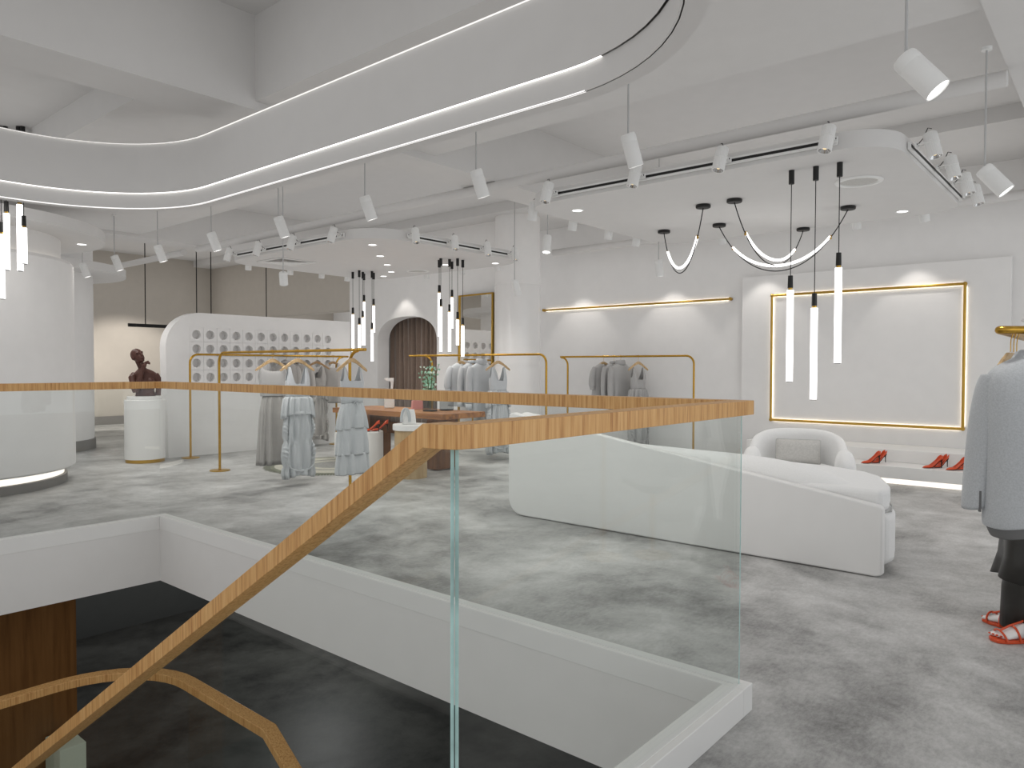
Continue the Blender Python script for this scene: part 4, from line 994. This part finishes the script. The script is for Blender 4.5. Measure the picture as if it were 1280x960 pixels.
for fi, F_ in enumerate(feet):
    sg = 1 if fi == 0 else -1
    outl_ = [(-0.026, -0.03), (0.026, -0.03), (0.036, 0.05), (0.046, 0.14), (0.050, 0.19), (0.036, 0.235), (0.0, 0.248), (-0.036, 0.235), (-0.050, 0.19), (-0.046, 0.14), (-0.036, 0.05)]
    sd = MB(); n = len(outl_)
    sd.add([F_(x, y, 0.0) for x, y in outl_] + [F_(x, y, 0.018) for x, y in outl_], [list(range(n))[::-1], list(range(n, 2 * n))] + [(i, (i + 1) % n, n + (i + 1) % n, n + i) for i in range(n)])
    so_ = obj('sandal', sd, 'orange', mn, smooth=30, bevel=0.004)
    for (y, w, h) in ((0.195, 0.052, 0.046), (0.125, 0.050, 0.068)):
        obj('strap', MB().tube([F_(w * cos(R(a)), y + 0.012 * sin(R(a)), 0.012 + h * sin(R(a))) for a in range(0, 181, 15)], 0.0055, 8), 'orange', so_)
    obj('ankle_strap', MB().tube([F_(0.043 * cos(R(a)), 0.018 + 0.043 * sin(R(a)), 0.11 + 0.012 * sin(R(a))) for a in range(0, 360, 20)], 0.005, 8, loop=True), 'orange', so_)
    obj('strap', MB().tube([F_(0.0, 0.20, 0.055), F_(0.004, 0.15, 0.078), F_(0, 0.09, 0.10), F_(0, 0.062, 0.118)], 0.0055, 8), 'orange', so_)
    nl = MB()
    for k in range(5):
        x = sg * (-0.034 + 0.017 * k); ln = (0.052, 0.050, 0.046, 0.040, 0.032)[k]; nl.ell(F_(x * 1.03, 0.178 - 0.004 * k + ln, 0.030), 0.007, 0.007, 0.0045, 10, 6)
    obj('toenails', nl, 'orange', mn)
def skirt(name, rows, m, seed, fc, am):
    rnd = random.Random(seed); p1, p2 = rnd.random() * 6, rnd.random() * 6; mb = MB(); rings = []
    for z, r_, cx, cy, a_, tl in rows:
        rings.append([(cx + r_ * (1 + a_ * sin(fc * t + p1)) * cos(t), cy + r_ * (1 + a_ * sin(fc * t + p1)) * sin(t) * 0.8, z + tl * sin(2 * t + p2)) for t in [2 * pi * k / 72 for k in range(72)]])
    mb.loft(rings, True); return obj(name, mb, m, mn, smooth=70, solid=0.006)
skirt('coat', [(1.46, 0.13, -0.04, 0, 0, 0), (1.40, 0.21, -0.04, 0, 0, 0), (1.10, 0.16, -0.04, 0, 0.02, 0), (0.95, 0.19, -0.02, 0, 0.02, 0), (0.75, 0.19, 0.0, 0.03, 0.03, 0), (0.55, 0.205, -0.01, 0.05, 0.06, 0), (0.40, 0.215, -0.01, 0.05, 0.10, 0.01), (0.28, 0.25, -0.01, 0.05, 0.13, 0.03)], 'leather', 3, 5, 1)
skirt('trousers', [(0.50, 0.17, 0.0, 0.03, 0.03, 0), (0.25, 0.235, -0.01, 0.02, 0.06, 0), (0.06, 0.26, -0.01, 0.0, 0.10, 0.02)], 'leather', 8, 6, 1)
dp = thing('round_plinth', 'low round white platform glowing underneath behind the black coat', 'plinth', (5.80, 0.10, 0))
obj('drum', MB().lathe([(0.0, 0.06), (0.48, 0.06), (0.50, 0.075), (0.50, 0.20), (0.49, 0.21), (0.0, 0.21)], 64), 'satin', dp)
obj('base_light', MB().lathe([(0.40, 0.0), (0.40, 0.06)], 64), 'toe', dp)

# ------------------------------------------------------------------ lamps
def spot(parent, loc, rot, power, angle, color=(1, 0.93, 0.84), blend=0.5, size=0.03):
    l = bpy.data.lights.new('lamp', 'SPOT'); l.energy = power; l.spot_size = R(angle); l.spot_blend = blend; l.color = color; l.shadow_soft_size = size
    o = bpy.data.objects.new('lamp', l); COL.objects.link(o); o.parent = parent; o.location = loc; o.rotation_euler = rot; return o
# spotlights hung on rods: root at the housing pivot
def rod_spot(label, loc, rz, tilt, ztop, r_=0.05, ln=0.20, lens='lens', group='white spotlights on thin rods'):
    t = thing('pendant_spotlight', label, 'spotlight', loc, rz, group); dz = ztop - loc[2]
    obj('rod', MB().cyl((0, 0, 0.0), (0, 0, dz), 0.006, n=8), 'wire', t); obj('canopy', MB().lathe([(0, dz - 0.02), (0.03, dz - 0.02), (0.03, dz), (0, dz)], 20), 'lampwhite', t)
    h = obj('housing', MB().lathe([(0.0, 0.012), (r_ * 0.9, 0.012), (r_, 0.0), (r_, -0.035), (r_ * 0.985, -0.037), (r_, -0.039), (r_, -ln), (r_ * 0.93, -ln), (r_ * 0.86, -ln + 0.012), (0.0, -ln + 0.012)], 28), 'lampwhite', t)
    h.rotation_euler = (tilt, 0, 0)
    obj('lens', MB().lathe([(0, -ln + 0.006), (r_ * 0.9, -ln + 0.006)], 28), lens, h)
    spot(h, (0, 0, -ln - 0.01), (0, 0, 0), 70, 120, (1, 0.97, 0.93), 0.9, 0.06); return t
vr = R(40.27 - 90)
order = ('first', 'second', 'third', 'fourth', 'fifth', 'sixth', 'seventh', 'eighth')
for i, y in enumerate((2.508, 3.858, 5.209, 6.59, 7.959, 9.312, 10.63, 11.78)):
    rod_spot('white rod-hung spotlight, %s in the long row counted from the ring\'s rounded end' % order[i], (4.12, y, 2.90), R(180 + 70), R(20), 3.47)
rod_spot('large white rod-hung spotlight with glowing lens above the gold light frame', (3.34, 0.72, 2.66), R(4), R(-38), 3.42, 0.052, 0.19)
rod_spot('white rod-hung spotlight with glowing lens beside the raft\'s row of track spots', (5.47, 0.72, 2.65), R(4), R(-38), 3.42, 0.052, 0.19)
rod_spot('white rod-hung spotlight seen between the two floating ceiling rafts', (7.02, 5.39, 2.97), R(110), R(14), 3.40)
rod_spot('white rod-hung spotlight beside the smallest looped light', (8.33, 4.61, 2.76), R(250), R(8), ZC)
rod_spot('white rod-hung spotlight before the glossy pilaster', (7.52, 6.33, 2.56), R(250), R(16), ZC)
rod_spot('white rod-hung spotlight with glowing lens near the partition\'s rounded corner', (4.50, 7.11, 2.42), R(-40), R(28), 3.47, 0.045, 0.13)

# track and track spots
def track(label, p0, p1, n_):
    t = thing('light_track', label, 'light track', p0); d = Vector(p1) - Vector(p0); L_ = d.length; a = math.atan2(d.y, d.x); t.rotation_euler = (0, 0, a)
    obj('rail', MB().box(0, -0.022, -0.028, L_, 0.0, 0.028), 'lampwhite', t, smooth=0, bevel=0.002)
    obj('groove', MB().box(0.02, -0.024, -0.011, L_ - 0.02, -0.0215, 0.011), 'black', t, smooth=0); return t
zt = 3.062
track('light track along the sofa side of the floating raft with looped lights', (5.655, 4.28, zt), (5.655, 1.66, zt), 1)
track('light track along the mannequin side of the floating raft with looped lights', (6.1, 1.295, zt), (8.3, 1.295, zt), 1)
track('light track along the stair side of the raft above the rug', (5.695, 10.2, zt), (5.695, 7.6, zt), 1)
track('light track along the near end of the raft above the rug', (6.25, 7.045, zt), (8.25, 7.045, zt), 1)
def make_track_spot():
    t = thing('track_spotlight', 'x', 'spotlight')      # local -y points away from the raft
    obj('adapter', MB().box(-0.045, -0.035, -0.02, 0.045, -0.022, 0.02), 'lampwhite', t, smooth=0, bevel=0.003)
    arm = MB()
    for dx in (-0.022, 0.022): arm.tube([(dx, -0.033, 0.0), (dx * 1.6, -0.075, 0.008), (dx * 2.2, -0.13, 0.0)], 0.005, 8)
    obj('arm', arm, 'lampwhite', t)
    for dx in (-0.03, 0.03): obj('screw', MB().cyl((dx, -0.034, 0.006), (dx, -0.038, 0.006), 0.006, n=8), 'black', t)
    obj('cable', MB().tube([(0.0, -0.04, 0.015), (0.0, -0.07, 0.05), (0.0, -0.10, 0.12), (0.0, -0.125, 0.11)], 0.0035, 6), 'cord', t)
    h = MB(); r_ = 0.047; ring = lambda r2, z: [((r2 + (0.0025 if k % 2 else 0)) * cos(2 * pi * k / 48), (r2 + (0.0025 if k % 2 else 0)) * sin(2 * pi * k / 48), z) for k in range(48)]
    h.loft([ring(r_ * .9, 0.082), ring(r_, 0.075), ring(r_, 0.012), ring(r_ * 1.06, 0.010), ring(r_ * 1.06, -0.004), ring(r_, -0.006), ring(r_, -0.11), ring(r_ * .88, -0.11), ring(r_ * .8, -0.085)], True, True, False)
    ho = obj('housing', h, 'lampwhite', t, smooth=40); ho.location = (0, -0.13, 0.0); ho.rotation_euler = (R(-14), R(6), 0)
    obj('reflector', MB().lathe([(r_ * .88, -0.108), (r_ * .55, -0.085), (0.0, -0.082)], 24), 'chrome', ho)
    obj('bulb', MB().ell((0, 0, -0.088), 0.013, 0.013, 0.008, 10, 6), 'amber', ho)
    return t
TS = make_track_spot(); ts_used = []
def tspot(loc, rz, label):
    if not ts_used: TS.location = loc; TS.rotation_euler = (0, 0, rz); TS['label'] = label; TS['group'] = 'white track spotlights'; ts_used.append(1); return TS
    return dup(TS, loc, rz, label, group='white track spotlights')
def trow(pts, rz, text):
    for i, p in enumerate(pts): tspot(p, rz, text % order[i])
trow([(5.633, y, zt) for y in (4.23, 3.28, 2.50, 1.69)], R(-90), 'white ribbed track spotlight, %s on the looped-light raft\'s sofa side from the mirror')
trow([(x, 1.273, zt) for x in (6.16, 6.95, 7.65, 8.20)], R(0), 'white ribbed track spotlight, %s on the looped-light raft\'s mannequin side from the sofa')
trow([(x, 4.722, zt) for x in (6.07, 6.80, 7.55, 8.20)], R(180), 'white ribbed track spotlight, %s on the looped-light raft\'s mirror side from the sofa')
trow([(8.642, y, zt) for y in (3.97, 2.38, 1.70)], R(90), 'white ribbed track spotlight, %s on the looped-light raft\'s far wall side from the mirror')
trow([(5.673, y, zt) for y in (10.2, 9.40, 8.55, 7.65)], R(-90), 'white ribbed track spotlight, %s on the rug raft\'s stair side from the partition')
trow([(x, 7.023, zt) for x in (6.25, 6.95, 7.60, 8.20)], R(0), 'white ribbed track spotlight, %s on the rug raft\'s near end from the stairs')
trow([(x, 10.742, zt) for x in (6.25, 7.02, 7.65, 8.20)], R(180), 'white ribbed track spotlight, %s on the rug raft\'s partition side from the stairs')
trow([(8.742, y, zt) for y in (9.53, 8.66, 7.85)], R(90), 'white ribbed track spotlight, %s on the rug raft\'s mirror side from the curtain')

# recessed downlights and vents
def downlight(label, loc, power=90):
    t = thing('downlight', label, 'downlight', loc, group='round recessed downlights')
    obj('trim_ring', MB().lathe([(0.05, -0.001), (0.066, -0.004), (0.07, 0.0)], 32), 'lampwhite', t); obj('lens', MB().lathe([(0.0, -0.002), (0.051, -0.002)], 32), 'lens', t)
    if power: spot(t, (0, 0, -0.02), (0, 0, 0), power, 110, (1, 0.95, 0.88), 0.8, 0.05)
    return t
zb2 = 2.999
for i, (x, y) in enumerate(((6.14, 4.33), (8.30, 1.80))):
    downlight('glowing round downlight in the looped-light raft near its %s corner' % ('sofa side' if i == 0 else 'far wall'), (x, y, zb2))
for i, (x, y) in enumerate(((6.15, 7.62), (6.84, 8.30), (7.50, 8.93), (8.10, 9.54), (8.40, 10.10))):
    downlight('glowing round downlight, %s in the raft\'s slanting row towards the curtain arch' % order[i], (x, y, zb2))
downlight('glowing round downlight between the rug raft\'s pendant cluster and mirror', (8.08, 8.22, zb2)); downlight('glowing round downlight at the rug raft\'s corner by the pilaster', (8.45, 7.50, zb2))
downlight('glowing round downlight in the disc over the big round column', (3.50, 10.02, 2.919), 40)
def round_vent(label, loc):
    t = thing('round_vent', label, 'vent', loc)
    obj('trim_ring', MB().lathe([(0.15, 0.0), (0.155, -0.012), (0.185, -0.012), (0.195, 0.0)], 40), 'lampwhite', t); obj('grille', MB().lathe([(0.0, -0.003), (0.153, -0.003)], 40), 'pillow', t)
round_vent('round ceiling grille beside the three tube pendants on the raft', (6.72, 1.80, zb2)); round_vent('round ceiling grille in the rug raft near the curtain arch', (8.30, 9.10, zb2))
av = thing('air_vent', 'square slatted air vent in the raft above the round rug', 'vent', (6.30, 9.85, 2.998))
sl_ = MB()
obj('frame', MB().loft([[(x, y, z) for x, y in rrect(-w, -w, w, w, 0.01, 2)] for w, z in ((0.32, 0.0), (0.32, -0.012), (0.285, -0.012), (0.285, 0.0))], True), 'lampwhite', av, smooth=0)
for k in range(4):
    for a in range(4):
        w = 0.27 - 0.062 * k; rt_ = Matrix.Rotation(a * pi / 2, 3, 'Z')
        v = [rt_ @ Vector(p) for p in ((-w, -w, -0.012), (w, -w, -0.012), (w - 0.045, -w + 0.045, -0.002), (-w + 0.045, -w + 0.045, -0.002))]
        sl_.add(v, [(0, 1, 2, 3)])
obj('slats', sl_, 'lampwhite', av, smooth=0)

# tube pendants
def tube_pendant(label, x, y, zc_, zt_, zb_, group, r_=0.026):
    t = thing('tube_pendant', label, 'pendant light', (x, y, zc_), group=group)
    obj('canopy', MB().lathe([(0, 0), (0.022, 0), (0.022, -0.11), (0, -0.11)], 20), 'black', t)
    obj('cord', MB().cyl((0, 0, -0.11), (0, 0, zt_ + 0.12 - zc_), 0.0035, n=8), 'cord', t)
    obj('socket', MB().lathe([(0, zt_ + 0.12 - zc_), (0.019, zt_ + 0.118 - zc_), (0.021, zt_ + 0.018 - zc_), (0, zt_ + 0.018 - zc_)], 20), 'black', t)
    obj('brass_collar', MB().lathe([(0.017, zt_ + 0.018 - zc_), (0.017, zt_ - zc_)], 20), 'golds', t)
    obj('glow_tube', MB().lathe([(0, zt_ - zc_), (r_, zt_ - zc_), (r_, zb_ + 0.006 - zc_), (0, zb_ + 0.006 - zc_)], 24), 'led', t)
    obj('end_cap', MB().lathe([(0, zb_ + 0.006 - zc_), (r_ * .9, zb_ + 0.006 - zc_), (r_ * .9, zb_ - zc_), (0, zb_ - zc_)], 24), 'black', t)
for (x, y, a, b_, w) in ((6.01, 2.12, 2.03, 1.28, 'first from the sofa side'), (6.014, 1.93, 1.875, 1.14, 'lowest and middle one'), (6.016, 1.75, 2.18, 1.43, 'highest one')):
    tube_pendant('glowing tube pendant before the light frame, %s of the three' % w, x, y, zb2, a, b_, 'three tube pendants')
cl_ = [(7.7, 10.061, 2.28, 1.645), (7.64, 9.811, 2.093, 1.708), (7.807, 9.929, 2.226, 1.753), (7.954, 10.084, 2.514, 1.759), (7.84, 9.726, 2.019, 1.483), (7.991, 9.87, 2.437, 1.975), (7.66, 7.925, 2.505, 1.847), (7.562, 7.79, 2.282, 1.618), (7.702, 7.747, 2.211, 1.618), (7.9, 7.895, 2.453, 1.978), (7.72, 7.598, 2.093, 1.714), (7.885, 7.652, 2.016, 1.549)]
rank = ('highest', 'second highest', 'third highest', 'third lowest', 'second lowest', 'lowest')
for k0, txt in ((0, 'before the curtain arch'), (6, 'before the gold framed mirror')):
    sub = cl_[k0:k0 + 6]; srt = sorted(sub, key=lambda p: -p[3])
    for p in sub:
        tube_pendant('thin glowing tube pendant, %s of the six %s' % (rank[srt.index(p)], txt), p[0], p[1], zb2, p[2], p[3], 'tube pendants of the rug raft', 0.022)
for k, (x, y, a, b_) in enumerate(((2.69, 10.17, 2.95, 2.185), (2.735, 10.14, 3.195, 2.525), (2.835, 10.02, 3.299, 2.516), (2.865, 9.98, 3.026, 2.60))):
    s_ = 0.83; tube_pendant('glowing tube pendant before the big round column, %s of four' % ('lowest', 'third lowest', 'second lowest', 'shortest and highest')[k], x * s_, y * s_, 3.734, 1.4 + (a - 1.4) * s_, 1.4 + (b_ - 1.4) * s_, 'tube pendants by the round column', 0.026)

# looped LED pendants
def loop_light(label, p0, p1, zmin, span):
    t = thing('looped_pendant', label, 'pendant light', ((p0[0] + p1[0]) / 2, (p0[1] + p1[1]) / 2, zb2), group='looped pendant lights')
    A = Vector((*p0, 0)); B = Vector((*p1, 0)); mid = Vector(t.location); mid.z = 0
    dz = zb2 - zmin
    def pt(u, up=0.0): 
        q_ = A.lerp(B, u) - mid; v_ = 2 * u - 1; c_ = (math.cosh(1.6 * v_) - 1) / (math.cosh(1.6) - 1)
        return (q_.x, q_.y, -dz + (dz - 0.03) * c_ + up)
    for p in (A, B):
        q_ = p - mid; obj('canopy', MB().lathe([(0, 0), (0.068, 0), (0.072, -0.006), (0.072, -0.026), (0.066, -0.032), (0, -0.032)], 32, (q_.x, q_.y)), 'black', t)
    obj('cord', MB().tube([pt(i / 60) for i in range(61)], 0.0055, 8), 'cord', t)
    u0, u1 = span; n = 30
    def up(u): s_ = sin(pi * (u - u0) / (u1 - u0)); return 0.012 + 0.045 * s_
    obj('led_arc', MB().tube([pt(u0 + (u1 - u0) * i / n, up(u0 + (u1 - u0) * i / n)) for i in range(n + 1)], 0.0135, 10), 'led', t)
    for u in span:
        q_ = Vector(pt(u)); obj('brass_clip', MB().cyl(q_ - Vector((0, 0, 0.016)), q_ + Vector((0, 0, 0.022)), 0.012, n=12), 'golds', t)
    return t
loop_light('smallest looped light on the raft, beside the gold light bar', (7.68, 4.181), (6.72, 3.23), 2.42, (0.12, 0.88))
loop_light('widest looped light, its lower curve crossing the three tube pendants', (7.73, 3.522), (7.701, 2.158), 2.42, (0.12, 0.88))
loop_light('middle looped light hanging between the smallest and widest loops', (6.686, 2.895), (8.563, 2.882), 2.48, (0.14, 0.86))

# linear pendants in the passage behind the partition
def linear(label, x0, x1, y, z, stems):
    t = thing('linear_pendant', label, 'pendant light', ((x0 + x1) / 2, y, z), group=None); c_ = (x0 + x1) / 2
    obj('bar', MB().box(x0 - c_, -0.03, -0.035, x1 - c_, 0.03, 0.035), 'black', t, smooth=0, bevel=0.003)
    for s in stems: obj('stem', MB().cyl((s - c_, 0, 0.03), (s - c_, 0, ZC - z), 0.011, n=8), 'cord', t)
linear('black linear pendant hanging behind the bust and the partition\'s rounded corner', 6.46, 8.25, 16.0, 2.26, (6.81, 7.93))
linear('black linear pendant mostly hidden behind the partition, only its stems showing', 8.05, 9.70, 15.6, 1.95, (8.06, 9.42))

# wall-washing beams added in mid-air near the track spots, without fixtures
def wash(loc, target, power, angle, color=(1, 0.95, 0.89)):
    l = bpy.data.lights.new('wash', 'SPOT'); l.energy = power; l.spot_size = R(angle); l.spot_blend = 0.45; l.color = color; l.shadow_soft_size = 0.04
    o = bpy.data.objects.new('wash', l); COL.objects.link(o); o.location = loc
    o.rotation_euler = (Vector(target) - Vector(loc)).to_track_quat('-Z', 'Y').to_euler()
for y_ in (7.55, 5.75): wash((10.45, y_, 3.0), (10.9, y_, 1.0), 34, 80)
for y_ in (4.15, 2.15): wash((10.40, y_, 3.02), (10.78, y_, 1.0), 30, 78)
wash((9.30, 10.92, 3.0), (9.65, 10.92, 1.5), 26, 80); wash((3.6, 12.45, 2.85), (3.75, 12.95, 1.2), 26, 80)
wash((7.4, 16.9, 2.25), (7.4, 18.6, 0.7), 220, 115, (1, 0.94, 0.86)); wash((5.2, 16.9, 2.25), (5.2, 18.6, 0.7), 220, 115, (1, 0.94, 0.86))
wash((12.0, 14.4, 3.4), (12.0, 15.2, 2.4), 120, 80)
l_ = bpy.data.lights.new('lower_fill', 'POINT'); l_.energy = 170; l_.shadow_soft_size = 0.3; o_ = bpy.data.objects.new('lower_fill', l_); COL.objects.link(o_); o_.location = (6.8, 9.6, -1.3)  # fill light added to lift the dark lower storey, no fixture
wash((2.0, 8.2, 3.2), (2.3, 9.1, 1.0), 30, 80)
